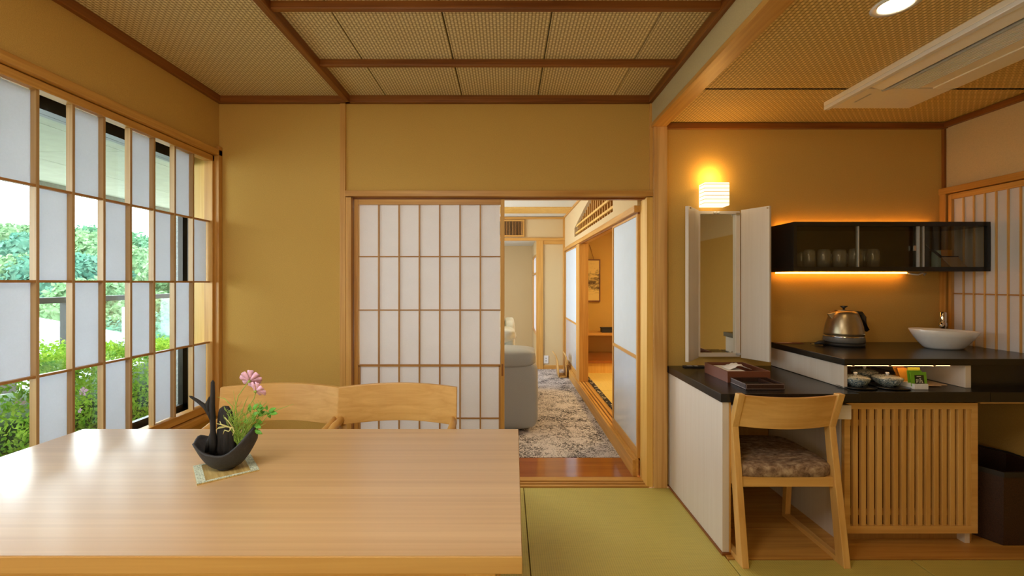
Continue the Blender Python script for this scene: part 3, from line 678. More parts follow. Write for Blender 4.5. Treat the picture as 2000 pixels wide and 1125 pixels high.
# sofa: near arm is the grey block
sf = thing('sofa', 'grey leather sofa with puffy white cushions, half hidden behind the sliding screen', 'sofa', (-0.5, 4.5, 0.01))
MB().super((-0.31, 4.08, 0.34), (1.18, 0.40, 0.62), 0.22, 40, 20).build('arm_body', M['leather'], sf)
MB().super((-0.30, 4.06, 0.665), (1.12, 0.42, 0.17), 0.38, 48, 20, 0.05, 2).build('arm_pad', M['leather'], sf)
MB().super((-0.45, 5.50, 0.36), (0.90, 0.30, 0.56), 0.25, 30, 16).build('arm_body', M['leather'], sf)
MB().super((-0.35, 4.82, 0.25), (1.1, 1.2, 0.36), 0.22).build('seat_base', M['leather'], sf)
MB().super((-0.30, 4.82, 0.44), (0.9, 1.12, 0.20), 0.4, 30, 16, .05, 5).build('seat_cushion', M['leather_white'], sf)
MB().super((-0.14, 4.62, 0.80), (0.46, 0.42, 0.16), 0.6, 36, 18, .1, 5).build('head_cushion', M['leather_white'], sf)
MB().super((-0.22, 4.85, 0.84), (0.40, 0.7, 0.44), 0.5, 36, 18, .08, 9).build('back_cushion', M['leather_white'], sf)
MB().super((0.03, 4.95, 0.70), (0.12, 0.6, 0.48), 0.4).build('back_panel', M['leather_white'], sf)

# ---------------------------------------------------------------- raised tatami room
tf = struct('floor_tatami_room')
for (a, b) in ((3.02, 4.9), (4.905, 5.85)):
    for (c, d) in ((1.045, 1.95), (1.955, 3.1)):
        bx(c, d, a, b, 0.0, 0.14).build('tatami_mat', M['tatami2'], tf)
bx(1.0, 1.043, 3.03, 5.85, 0.0, 0.142).build('tatami_border', M['tatami_border'], tf)
bx(3.1, 3.2, 2.9, YA, 0, 2.5).build('wall_tatami_room_right', pl, None, 'structure')
bx(0.99, 3.2, 2.9, YA + .1, 2.42, 2.5).build('ceiling_tatami_room', M['walnut'], None, 'structure')
tk = struct('trim_7')
bx(1.0, 3.1, 5.85, 6.6, 0.14, 0.27).build('raised_floor', M['jamb_board'], tk)
bx(1.0, 3.1, 5.83, 6.6, 0.27, 0.305).build('raised_top', M['gloss'], tk)
bx(1.0, 3.1, 6.6, 6.79, 0.14, 2.42).build('back_panel', pl, tk)
bx(1.0, 3.1, 6.28, 6.6, 0.585, 0.62).build('shelf_board', M['wood_x'], tk)
bx(1.0, 3.1, 6.57, 6.6, 1.70, 1.76).build('upper_rail', M['wood_x'], tk) if False else None
hp = thing('hanging_picture', 'framed ink landscape on gold paper hanging in the tatami room', 'picture', (1.18, 6.58, 1.07))
px0, px1 = 0.985, X_(1171, 6.56); pz0, pz1 = Z_(587, 6.56), Z_(508.5, 6.56)
bx(px0, px1, 6.568, 6.578, pz0, pz1).build('painting', M['painting'], hp)
for (a, b, c, d) in ((px0 - .012, px1 + .012, pz0 - .015, pz0), (px0 - .012, px1 + .012, pz1, pz1 + .015)):
    bx(a, b, 6.56, 6.59, c, d).build('frame', M['redbrown'], hp)
for a in (px0 - .012, px1 - 0.002): bx(a, a + 0.014, 6.56, 6.59, pz0, pz1).build('frame', M['redbrown'], hp)
for (a, b) in ((1.06, 1.03), (1.15, 1.16), (1.30, 1.24)):
    MB().tube([(a, 6.575, pz1 + .01), (b, 6.59, pz1 + 0.23)], 0.003, 5).build('cord', M['redbrown'], hp)
ib = thing('incense_box', 'small dark box on the tokonoma shelf beside the screen edge', 'box', (1.46, 6.42, 0.62))
bx(1.37, 1.56, 6.34, 6.46, 0.62, 0.675).build('body', M['black_mat'], ib, bev=0.004)
bx(1.365, 1.565, 6.335, 6.465, 0.676, 0.69).build('lid', M['black_mat'], ib, bev=0.003)

# ================================================================ BUILT-IN DESK AND COUNTER
dk = thing('vanity_desk', 'low built-in vanity desk with black stone top and white side panel', 'desk', (1.35, 2.5, 0))
DX = 1.05
bx(DX, 1.735, 2.160, 2.897, 0.752, 0.794).build('desktop', M['granite'], dk, bev=0.002)
bx(DX + 0.012, DX + 0.045, 2.17, 2.897, 0.012, 0.750).build('side_panel', M['laminate'], dk, bev=0.0015)
bx(DX + 0.045, DX + 0.053, 2.168, 2.178, 0.012, 0.750).build('panel_edge', M['wood_z'], dk)
bx(DX + 0.006, DX + 0.05, 2.16, 2.897, 0.0, 0.012).build('base_strip', M['dark_y'], dk)
dr = bx(DX + 0.055, 1.70, 2.172, 2.19, 0.665, 0.735).build('drawer', M['laminate_x'], dk, bev=0.0015)
bx(DX + 0.055, 1.70, 2.19, 2.6, 0.668, 0.735).build('drawer_box', M['walnut'], dr)
bx(DX + 0.053, 1.70, 2.86, 2.897, 0.01, 0.752).build('back_panel', M['walnut'], dk)
# slatted cabinet with niche
cb = thing('slatted_cabinet', 'low wooden cabinet with vertical slat door under the counter', 'cabinet', (2.06, 2.6, 0))
cx0, cx1 = 1.715, 2.40
bx(cx0, cx0 + 0.02, 2.27, 2.897, 0.0, 0.742).build('side_panel', M['laminate'], cb)
bx(cx1 - 0.025, cx1 - 0.005, 2.27, 2.897, 0.0, 0.742).build('side_panel', M['walnut'], cb)
bx(cx0 + .02, cx1 - 0.025, 2.30, 2.32, 0.0, 0.06).build('plinth', M['walnut'], cb)
bx(cx1 - 0.05, cx1 - 0.025, 2.26, 2.30, 0.0, 0.06).build('foot', M['laminate'], cb)
bx(cx0 + .02, cx1 - .025, 2.87, 2.897, 0.06, 0.742).build('back_panel', M['walnut'], cb)
bx(cx0 + .02, cx1 - .025, 2.30, 2.87, 0.06, 0.075).build('bottom_panel', M['walnut'], cb)
dd = MB()
z0, z1 = 0.063, 0.727; fr_ = 0.034
dd.box(cx0 + .004, cx0 + fr_, 2.242, 2.262, z0, z1); dd.box(cx1 - 0.033, cx1 - .002, 2.242, 2.262, z0, z1)
dd.box(cx0 + fr_, cx1 - 0.033, 2.242, 2.262, z1 - 0.031, z1); dd.box(cx0 + fr_, cx1 - 0.033, 2.242, 2.262, z0, z0 + 0.038)
door = dd.build('door', M['pale_x'], cb)
a0, a1 = cx0 + fr_, cx1 - 0.033; pitch = (a1 - a0) / 15
for k in range(15):
    x = a0 + pitch * k + 0.017
    bx(x, x + pitch - 0.017, 2.244, 2.262, z0 + .038, z1 - .031).build('slat', M['pale_z'], door, bev=0.002)
for z in (0.16, 0.62): bx(a0, a1, 2.263, 2.275, z - 0.015, z + 0.015).build('cross_rail', M['pale_x'], door)
bx(a0, a1, 2.276, 2.282, z0, z1).build('backing', M['dark_z'], door)
for z in (0.11, 0.68): bx(cx0 - 0.004, cx0 + .004, 2.236, 2.262, z - 0.022, z + 0.022).build('hinge', M['chrome'], door)
# mid-height slab (niche floor)
ns = bx(1.737, 2.405, 2.19, 2.897, 0.744, 0.796).build('niche_slab', M['granite'], None, bev=0.0015)
tag(ns, 'black granite slab under the tea niche, above the slat door', 'worktop')
ns2 = thing('sink_apron', 'black speckled granite front below the wash counter at the right edge', 'counter front', (2.64, 2.28, 0.744))
bx(2.408, 2.878, 2.192, 2.30, 0.744, 0.794).build('lower_slab', M['granite'], ns2)
bx(2.408, 2.878, 2.29, 2.31, 0.795, 0.914).build('apron_panel', M['granite'], ns2)
bx(2.408, 2.878, 2.24, 2.30, 0.725, 0.743).build('under_rail', M['pale_x'], ns2)
# tea niche box
nb = thing('tea_niche', 'open pale wood niche box between the granite slabs', 'niche', (2.07, 2.6, 0.797))
bx(1.738, 1.757, 2.272, 2.897, 0.797, 0.913).build('side_panel', M['laminate'], nb, bev=0.001)
bx(2.366, 2.395, 2.272, 2.897, 0.797, 0.913).build('side_panel', M['laminate'], nb, bev=0.001)
bx(1.757, 2.366, 2.86, 2.897, 0.797, 0.913).build('back_panel', M['pale_x'], nb)
ct = bx(1.728, 2.879, 2.255, 2.897, 0.915, 0.949).build('wash_counter', M['granite'], None, bev=0.002)
tag(ct, 'upper black granite counter carrying the kettle and the white basin', 'counter')
ls = thing('niche_light_strip', 'thin glowing light strip under the granite counter in the tea niche', 'light strip', (2.05, 2.29, 0.905))
bx(1.765, 2.30, 2.285, 2.291, 0.908, 0.913).build('strip', M['led_warm'], ls)
for x in (1.79, 1.98, 2.21): bx(x, x + 0.012, 2.281, 2.294, 0.905, 0.914).build('clip', M['white'], ls)
MB().tube([(1.765, 2.288, .911), (1.75, 2.288, .908), (1.742, 2.285, .90)], 0.0015, 6).build('wire', M['white_plastic'], ls)
# knee space panels
kp = bx(2.408, 2.878, 2.86, 2.897, 0.006, 0.742).build('knee_space_panel', M['walnut'], None)
tag(kp, 'dark wooden panel at the back of the open space under the wash counter', 'panel')

# ---------------------------------------------------------------- wall cabinet
wc = thing('wall_cabinet', 'black wall cabinet with smoked sliding glass doors and tumblers inside', 'cabinet', (2.28, 2.75, 1.407))
bl = M['black_lac']; wx0, wx1, wy, wz0, wz1 = 1.70, 2.868, 2.61, 1.407, 1.701
bx(wx0, wx1, wy, 2.885, wz1 - 0.026, wz1).build('top_panel', bl, wc, bev=0.001)
bx(wx0, wx1, wy, 2.885, wz0, wz0 + 0.026).build('bottom_panel', bl, wc, bev=0.001)
bx(wx0, wx0 + 0.02, wy, 2.885, wz0 + .026, wz1 - .026).build('side_panel', bl, wc)
bx(wx1 - 0.02, wx1, wy, wy + 0.018, wz0 + .026, wz1 - .026).build('end_post', bl, wc)
bx(wx0 + .02, 2.83, 2.868, 2.885, wz0 + .026, wz1 - .026).build('back_panel', plain('cabinet_back', (0.05, 0.04, 0.015), 0.35), wc)
for i, (a, b, yy) in enumerate(((wx0 + .02, X_(1680, 2.62), 2.622), (X_(1673, 2.62), X_(1800, 2.62), 2.632), (X_(1797, 2.62), wx1 - .02, 2.622))):
    bx(a, b, yy, yy + 0.004, wz0 + .026, wz1 - .026).build('glass_door', M['dark_glass'], wc)
for x in (X_(1676.5, 2.62), X_(1795, 2.62), X_(1804, 2.62)):
    bx(x - 0.003, x + 0.003, 2.618, 2.638, wz0 + .026, wz1 - .026).build('door_edge', M['grey_plastic'], wc)
bx(X_(1784, 2.62), X_(1789, 2.62), 2.617, 2.622, 1.53, 1.56).build('finger_pull', M['chrome'], wc)
# LED strips of the cabinet
l1 = thing('cabinet_light_strip', 'glowing amber light strip beneath the black wall cabinet', 'light strip', (2.2, 2.87, 1.40))
bx(1.75, 2.60, 2.862, 2.870, 1.399, 1.4065).build('strip', M['led'], l1)
bx(1.72, 2.60, 2.858, 2.872, 1.4066, 1.4069).build('channel', M['white'], l1)
MB().tube([(2.60, 2.86, 1.402), (2.62, 2.85, 1.395), (2.66, 2.85, 1.392), (2.69, 2.855, 1.401), (2.72, 2.86, 1.398), (2.71, 2.86, 1.388)], 0.006, 8).build('wire', M['white'], l1)
l2 = thing('cabinet_top_light_strip', 'amber light strip on top of the black wall cabinet', 'light strip', (2.2, 2.87, 1.702))
bx(1.76, 2.78, 2.868, 2.876, 1.7015, 1.708).build('strip', M['led'], l2)
# tumblers
def tumbler(x, y, h, r, label):
    t = thing('glass_tumbler', label, 'glass', (x, y, wz0 + 0.026), group='tumblers upside down in the wall cabinet')
    MB().lathe([(r, 0.0), (r * 1.0, h * 0.5), (r * .97, h * 0.85), (r * .8, h * .98), (r * .3, h), (r * .3, h * .965), (r * .76, h * .94), (r * .92, h * .83), (r * .95, 0.0)], (x, y, wz0 + 0.026), 24).build('bowl', M['tumbler_glass'], t)
    return t
tl = ['leftmost dim glass tumbler in the black wall cabinet', 'second glass tumbler from the left in the black wall cabinet', 'third glass tumbler from the left, with bright highlights, in the black wall cabinet',
      'fourth glass tumbler from the left, before a dark round object in the cabinet', 'fifth glass tumbler from the left, at the edge of the glass door', 'glass tumbler just right of the glass door edge, set back', 'rightmost glass tumbler in the black wall cabinet']
for i, (x, yy, h, r) in enumerate(((1565, 2.76, .10, .030), (1580, 2.70, .11, .034), (1609, 2.70, .112, .038), (1639, 2.70, .112, .038), (1671, 2.68, .115, .040), (1688, 2.79, .12, .033), (1705, 2.70, .115, .034))):
    tumbler(X_(x, yy), yy, h, r, tl[i])
ds = thing('round_dish', 'dark round dish standing behind the tumblers in the wall cabinet', 'dish', (X_(1645, 2.82), 2.83, 1.433))
MB().tube([(X_(1645, 2.82), 2.835, 1.493), (X_(1645, 2.82), 2.845, 1.493)], [0.055, 0.06], 28).build('plate', M['grey_plastic'], ds)
bx(X_(1637, 2.82), X_(1653, 2.82), 2.825, 2.86, 1.433, 1.44).build('stand', M['black_mat'], ds)
cd = thing('card_stand', 'beige card on a dark stand at the right end of the wall cabinet', 'card', (X_(1865, 2.72), 2.72, 1.433))
ca0, ca1 = X_(1848, 2.72), X_(1880, 2.72)
MB().add([(ca0 + .01, 2.70, 1.434), (ca1 + .01, 2.70, 1.434), (ca1, 2.75, 1.50), (ca0, 2.75, 1.50)], [(0, 1, 2, 3)]).build('card', M['papers'], cd, solid=0.003)
bx(ca0 - .006, ca1 + .004, 2.748, 2.756, 1.498, 1.506).build('clip', M['black_mat'], cd)
MB().tube([(ca0, 2.752, 1.50), (X_(1828, 2.74), 2.75, 1.535), (X_(1820, 2.74), 2.75, 1.545)], 0.007, 8).build('arm', M['black_mat'], cd)
MB().tube([(X_(1820, 2.74), 2.75, 1.545), (X_(1804, 2.74), 2.75, 1.60)], 0.003, 6).build('rod', M['chrome'], cd)
gb = thing('small_gift_box', 'small orange and pale green box behind the card in the wall cabinet', 'box', (X_(1845, 2.8), 2.81, 1.433))
bx(X_(1831, 2.79), X_(1838, 2.79), 2.79, 2.83, 1.434, 1.545).build('pale_side', plain('mint', (0.55, 0.75, 0.68), 0.5), gb)
bx(X_(1838, 2.79), X_(1860, 2.79), 2.79, 2.83, 1.434, 1.547).build('body', M['pk_orange'], gb)

# ---------------------------------------------------------------- wall lamp
la = thing('wall_lamp', 'glowing square paper wall lamp above the folding mirror', 'lamp', (X_(1399, 2.82), 2.88, Z_(402, 2.82)))
lx0, lx1 = X_(1376, 2.80), X_(1425, 2.80); lz0, lz1 = Z_(401, 2.80), Z_(356, 2.80)
sh = bx(lx0, lx1, 2.80, 2.885, lz0, lz1).build('shade', M['shade_on'], la, bev=0.004)
for i in range(6):
    z = lz0 + (lz1 - lz0) * (i + .6) / 6.2
    bx(lx0 - .001, lx1 + .001, 2.7985, 2.87, z, z + 0.0030).build('rib', M['shade_rib'], sh)
bx(lx0 + .02, lx1 - .02, 2.885, 2.8995, lz0 + .02, lz1 - .02).build('wall_plate', M['white_plastic'], la)

# ---------------------------------------------------------------- folding mirror
mi = thing('folding_mirror', 'three-leaf wall mirror with open white laminate doors above the desk', 'mirror', (1.38, 2.87, 0.86))
mx0, mx1 = X_(1364, 2.86), X_(1446, 2.86); mz0, mz1 = Z_(697, 2.86), Z_(412, 2.86)
bx(mx0, mx1, 2.866, 2.898, mz0, mz0 + 0.022).build('frame_rail', M['laminate_x'], mi)
bx(mx0, mx1, 2.866, 2.898, mz1 - 0.018, mz1).build('frame_rail', M['laminate_x'], mi)
bx(mx0, mx0 + 0.015, 2.866, 2.898, mz0 + .022, mz1 - .018).build('frame_stile', M['laminate'], mi)
bx(mx1 - 0.024, mx1, 2.862, 2.898, mz0 + .022, mz1 - .018).build('frame_stile', M['laminate'], mi)
bx(mx0 + .015, mx1 - .024, 2.885, 2.89, mz0 + .022, mz1 - .018).build('mirror_glass', M['mirror'], mi)
for x in (X_(1396, 2.86), X_(1403, 2.86)):
    MB().tube([(x, 2.85, mz1 - .011), (x, 2.866, mz1 - .011)], 0.007, 14).build('magnet', M['white'], mi)
def leaf(hx, hy, ex, ey, t, nm):
    d = Vector((ex - hx, ey - hy, 0)); L = d.length; a = math.atan2(d.y, d.x)
    mt = Matrix.Translation((hx, hy, 0)) @ Matrix.Rotation(a, 4, 'Z')
    m = MB(); m.box(0, L, -t, 0, mz0 - .006, mz1 + .006, mt); o = m.build(nm, M['laminate'], mi, bev=0.0015)
    return o, mt, L
zl = leaf(mx0 + .002, 2.862, X_(1345, 2.70), 2.70, 0.020, 'left_leaf')
zr = leaf(X_(1503, 2.70), 2.70, mx1 + 0.004, 2.862, 0.018, 'right_leaf')
for z in (mz0 + .02, mz1 - .02):
    bx(mx1 - 0.03, mx1, 2.856, 2.862, z - .008, z + .008).build('hinge', M['chrome'], mi)
for (x, y) in ((X_(1348, 2.70) - .003, 2.700), (X_(1499, 2.70) - .004, 2.702)):
    bx(x, x + 0.008, y - 0.004, y, mz1 - .012, mz1 - .004).build('catch', M['chrome'], mi)

# ---------------------------------------------------------------- things on the desk
tb = thing('tissue_tray', 'reddish brown leather tray with a white tissue on the desk', 'tray', (1.4, 2.6, 0.794))
def tray(root, x0, x1, y0, y1, z0, h, t, mo, mi_, sep=None):
    m = MB(); m.box(x0, x1, y0, y0 + t, z0, z0 + h); m.box(x0, x1, y1 - t, y1, z0, z0 + h)
    m.box(x0, x0 + t, y0 + t, y1 - t, z0, z0 + h); m.box(x1 - t, x1, y0 + t, y1 - t, z0, z0 + h)
    m.build('wall', mo, root, bev=0.0012)
    bx(x0 + t, x1 - t, y0 + t, y1 - t, z0 + .001, z0 + 0.008).build('base', mi_, root)
    if sep: bx(sep, sep + t, y0 + t, y1 - t, z0 + .008, z0 + h * .9).build('divider', mo, root)
tx0, tx1 = X_(1424, 2.46) - 0.06, X_(1505, 2.46)
tray(tb, X_(1421, 2.40), X_(1505, 2.40), 2.40, 2.68, 0.7945, 0.062, 0.006, M['redbrown'], M['redbrown_in'])
bx(X_(1421, 2.40) + .008, X_(1505, 2.4) - .09, 2.43, 2.66, 0.803, 0.842).build('tissue_block', M['tissue'], tb, bev=.004)
ti = MB()
n = 8; vv = []; ff = []
cxx, cyy = X_(1440, 2.54), 2.55
for i in range(n + 1):
    for j in range(n + 1):
        u_, v_ = i / n - .5, j / n - .5
        vv.append((cxx + u_ * 0.13, cyy + v_ * 0.09, 0.843 + 0.03 * math.exp(-(u_ * 3.2) ** 2) * (0.8 + .5 * noise.noise(Vector((u_ * 6, v_ * 6, 3)))) + .004 * noise.noise(Vector((u_ * 14, v_ * 14, 0)))))
ff = [(i * (n + 1) + j, i * (n + 1) + j + 1, (i + 1) * (n + 1) + j + 1, (i + 1) * (n + 1) + j) for i in range(n) for j in range(n)]
ti.add(vv, ff, True).build('tissue', M['tissue'], tb, solid=0.001)
bb = thing('stitched_tray', 'small black stitched leather tray in front of the tissue tray', 'tray', (1.3, 2.3, 0.794))
sx0, sx1 = X_(1457, 2.24), X_(1533, 2.24)
tray(bb, sx0, sx1, 2.24, 2.40 - 0.004, 0.7945, 0.030, 0.006, M['bin'], M['black_mat'], sx1 - .05)
st = MB()
for z in (0.7985, 0.8215): st.box(sx0 + .003, sx1 - .003, 2.2392, 2.2399, z, z + 0.0012)
for x in (sx0 + .003, sx1 - .0042): st.box(x, x + 0.0012, 2.2392, 2.2399, 0.7985, 0.822)
for z in (0.7985, 0.8215): st.box(sx0 - .0008, sx0 - .0002, 2.243, 2.393, z, z + 0.0012)
st.build('stitching', M['stitch'], bb)
rm = thing('remote_control', 'thin black remote lying on the desk at the foot of the mirror', 'remote control', (X_(1356, 2.83), 2.84, 0.795))
bx(X_(1335, 2.84), X_(1378, 2.84), 2.82, 2.862, 0.7945, 0.803).build('body', M['black_mat'], rm, bev=0.003)
bx(X_(1342, 2.84), X_(1352, 2.84), 2.83, 2.852, 0.803, 0.8045).build('button', M['grey_plastic'], rm)
bx(X_(1356, 2.84), X_(1362, 2.84), 2.83, 2.852, 0.803, 0.8045).build('button', M['white'], rm)
r2 = thing('dark_leaflet', 'flat dark leaflet at the left end of the upper counter', 'leaflet', (X_(1530, 2.84), 2.84, 0.9495))
bx(X_(1512, 2.84), X_(1566, 2.84), 2.815, 2.87, 0.9495, 0.9525).build('cover', M['redbrown'], r2)
bx(X_(1520, 2.84), X_(1545, 2.84), 2.83, 2.86, 0.9526, 0.954).build('note', M['papers'], r2)

# ---------------------------------------------------------------- kettle
kx, ky, kz = X_(1648, 2.76), 2.76, 0.9495
kt = thing('electric_kettle', 'champagne coloured electric kettle with black handle on the upper counter', 'kettle', (kx, ky, kz))
MB().lathe([(0.0, 0), (0.104, 0), (0.108, 0.006), (0.108, 0.016), (0.100, 0.020), (0, 0.020)], (kx, ky, kz), 40).build('power_base', M['black_mat'], kt)
MB().lathe([(0.104, 0.021), (0.109, 0.026), (0.106, 0.052), (0.105, 0.054)], (kx, ky, kz), 40).build('lower_band', M['dark_grey'], kt)
MB().lathe([(0.1045, 0.054), (0.1065, 0.0555), (0.1055, 0.060), (0.103, 0.061)], (kx, ky, kz), 40).build('chrome_ring', M['chrome'], kt)
MB().lathe([(0.104, 0.061), (0.1035, 0.08), (0.098, 0.12), (0.088, 0.158), (0.076, 0.192), (0.066, 0.208), (0.05, 0.214), (0, 0.216)], (kx, ky, kz), 40).build('body', M['kettle'], kt)
MB().lathe([(0.0, 0.216), (0.046, 0.2145), (0.047, 0.218), (0.0, 0.222)], (kx, ky, kz), 32).build('lid', M['kettle'], kt)
MB().lathe([(0.006, 0.220), (0.006, 0.230), (0.022, 0.243), (0.018, 0.245), (0, 0.246)], (kx, ky, kz), 24).build('lid_knob', M['black_lac'], kt)
sp = MB()
sp.add([(kx - .062, ky - .022, kz + .206), (kx - .062, ky + .022, kz + .206), (kx - .104, ky - .004, kz + .197), (kx - .104, ky + .004, kz + .197), (kx - .080, ky - .018, kz + .155), (kx - .080, ky + .018, kz + .155)],
       [(0, 1, 3, 2), (0, 2, 4), (1, 5, 3), (2, 3, 5, 4), (0, 4, 5, 1)], False).build('spout', M['kettle'], kt, bev=.002)
MB().tube([(kx + .066, ky - .004, kz + .198), (kx + .098, ky - .006, kz + .196), (kx + .114, ky - .008, kz + .170), (kx + .135, ky - .008, kz + .095), (kx + .132, ky - .008, kz + .085)], [.012, .015, .016, .015, .006], 12, flat=1.2).build('handle', M['black_lac'], kt)
lg = MB()
for i in range(6): lg.box(kx + .040 + i * .0055, kx + .0435 + i * .0055, ky - .0945 + i * .0028, ky - .0935 + i * .0028, kz + .074, kz + .078)
lg.build('logo', M['ink'], kt)
pg = thing('power_plug', 'chunky black plug and cable coil left of the kettle', 'plug', (X_(1603, 2.75), 2.75, 0.95))
MB().tube([(X_(1590, 2.76), 2.76, .957), (X_(1598, 2.76), 2.755, .965), (X_(1606, 2.76), 2.74, .968)], [.005, .012, .014], 10).build('plug_body', M['black_mat'], pg)
MB().tube([(X_(1606, 2.76), 2.745, .962), (X_(1612, 2.76), 2.75, .955), (X_(1616, 2.76), 2.77, .953), (X_(1624, 2.76), 2.80, .953)], .004, 8).build('cable', M['black_mat'], pg)
for dy in (-.004, .008): bx(X_(1584, 2.76), X_(1590, 2.76), 2.758 + dy, 2.760 + dy, .955, .961).build('prong', M['chrome'], pg)

# ---------------------------------------------------------------- basin and faucet
bxx, byy, bz = X_(1843, 2.62) , 2.62, 0.9495
ba = MB(); prof = [(0.52, 0.0), (0.60, 0.012), (0.74, 0.045), (0.88, 0.085), (1.0, 0.128), (0.985, 0.131), (0.965, 0.127), (0.84, 0.085), (0.68, 0.045), (0.5, 0.018), (0, 0.012)]
ba.lathe([(r * 0.174, z * .84) for r, z in prof], (bxx, byy, bz), 56, 1.04, 0.72)
bo = ba.build('basin', M['white'], None)
tag(bo, 'white oval vessel basin standing on the black upper counter', 'basin')
for v in bo.data.vertices:       # pointed boat-like ends, rim slightly raised to the left
    dx = v.co.x - bxx; v.co.z += max(0, v.co.z - bz - 0.03) * (0.10 * (-dx / 0.2))
fa = thing('faucet', 'chrome cylindrical faucet behind the white basin', 'faucet', (X_(1841, 2.80), 2.80, 0.9495))
fx = X_(1841, 2.80)
MB().lathe([(0.024, 0), (0.024, .01), (0.017, .014), (0.017, .11), (0.021, .115), (0.021, .135), (0.017, .14), (0.019, .145), (0.019, .20), (0.012, .205), (0, .206)], (fx, 2.80, 0.9495), 24).build('column', M['chrome'], fa)
MB().tube([(fx, 2.80, 1.075), (fx - .06, 2.745, 1.085), (fx - .115, 2.69, 1.08)], 0.011, 12).build('spout', M['chrome'], fa)

# ---------------------------------------------------------------- cups and tea packets in the niche
def cup(px, yy, s, label):
    x = X_(px, yy); z = 0.7965
    t = thing('lidded_teacup', label, 'teacup', (x, yy, z), group='lidded teacups in the niche')
    MB().lathe([(0.045 * s, 0), (0.080 * s, 0.003), (0.084 * s, 0.006), (0.04 * s, 0.006)], (x, yy, z), 28).build('saucer', M['black_lac'], t)
    MB().lathe([(0.028 * s, 0.006), (0.030 * s, 0.010), (0.046 * s, 0.018), (0.056 * s, 0.034), (0.058 * s, 0.046), (0, 0.046)], (x, yy, z), 32).build('bowl', M['cup'], t)
    ld = MB().lathe([(0.060 * s, 0.046), (0.059 * s, 0.050), (0.045 * s, 0.057), (0.02 * s, 0.062), (0, 0.063)], (x, yy, z), 32).build('lid', M['cup_lid'], t)
    MB().lathe([(0.007, 0.062), (0.006, 0.067), (0.010, 0.071), (0.007, 0.076), (0, 0.077)], (x, yy, z), 16).build('knob', M['white'], ld)
cup(1671, 2.30, 1.06, 'lidded blue teacup at the front left of the niche')
cup(1688, 2.47, 1.05, 'lidded blue teacup at the back of the niche, half hidden')
cup(1733, 2.30, 1.12, 'lidded blue teacup in the middle of the niche, right of the others')
tp = thing('packet_holder', 'small white ribbed holder for tea packets in the niche', 'holder', (X_(1788, 2.30), 2.31, 0.7965))
hx0, hx1 = X_(1786, 2.24), X_(1813, 2.24)
MB().prism([(hx0, 2.24), (hx1, 2.24), (hx1 + .01, 2.37), (hx0 - .03, 2.37)], 'z', 0.7965, 0.824).build('body', M['white'], tp)
for i in range(14):
    x = hx0 + .002 + i * (hx1 - hx0 - .004) / 13
    bx(x - .001, x + .001, 2.2385, 2.24, 0.798, 0.8235).build('rib', M['white'], tp)
def packet(px0, px1, yy, zt, lean, mat, label, nm='tea_packet', mark=False, wz=0.81):
    x0, x1 = X_(px0, yy), X_(px1, yy)
    t = thing(nm, label, 'tea packet', ((x0 + x1) / 2, yy, wz), group='packets standing in the holder')
    MB().add([(x0, yy, wz), (x1, yy, wz), (x1 + lean, yy + .012, zt), (x0 + lean, yy + .012, zt)], [(0, 1, 2, 3)]).build('sachet', mat, t, solid=0.0035)
    if mark:
        f0, f1 = x0 + (x1 - x0) * .22, x0 + (x1 - x0) * .80
        MB().add([(f0, yy - .003, wz + .012), (f1, yy - .003, wz + .012), (f1 + lean * .8, yy + .006, zt - .014), (f0 + lean * .8, yy + .006, zt - .014)], [(0, 1, 2, 3)]).build('label_print', M['pk_black'], t, solid=.0006)
        m = MB(); wd = f1 - f0
        def seg(a, b, c, d):  # strokes in label space
            zz = lambda q: wz + .014 + q * (zt - wz - .03); yq = lambda q: yy - .0042 + q * .008
            m.add([(f0 + a * wd, yq(c), zz(c)), (f0 + b * wd, yq(c), zz(c)), (f0 + b * wd, yq(d), zz(d)), (f0 + a * wd, yq(d), zz(d))], [(0, 1, 2, 3)])
        seg(.25, .72, .84, .92)
        for (a, b, c, d) in ((.12, .17, .1, .55), (.17, .27, .48, .55), (.24, .29, .2, .55), (.17, .27, .18, .24), (.40, .45, .1, .55), (.56, .61, .1, .62), (.50, .68, .6, .66), (.72, .78, .1, .45), (.66, .72, .4, .46), (.78, .84, .1, .16)):
            seg(a, b, c, d)
        m.build('lettering', M['ink'], t, solid=.0004)
packet(1757, 1779, 2.335, .893, -.028, M['pk_orange'], 'orange tea packet at the far left of the holder, leaning left')
packet(1762, 1780, 2.315, .893, -.022, M['pk_red'], 'rust brown packet between the orange ones in the holder')
packet(1764, 1782, 2.30, .892, -.022, M['pk_orange'], 'second orange tea packet, in front of the rust one', wz=.80)
packet(1776, 1800, 2.295, .896, .0, M['pk_lime'], 'lime green packet at the back of the holder')
packet(1774, 1802, 2.275, .884, .004, M['pk_green'], 'plain green packet left of the labelled one')
packet(1780, 1811, 2.252, .880, .004, M['pk_green'], 'front green packet with a black label and white lettering', mark=True)
lf_ = thing('folded_leaflets', 'beige folded leaflets lying at the right side of the niche', 'leaflet', (2.22, 2.45, .797))
bx(2.20, 2.33, 2.33, 2.60, .7965, .800).build('sheet', M['papers'], lf_)
MB().add([(2.18, 2.30, .801), (2.27, 2.30, .801), (2.31, 2.52, .806), (2.20, 2.52, .806)], [(0, 1, 2, 3)]).build('sheet', M['papers'], lf_, solid=.002)

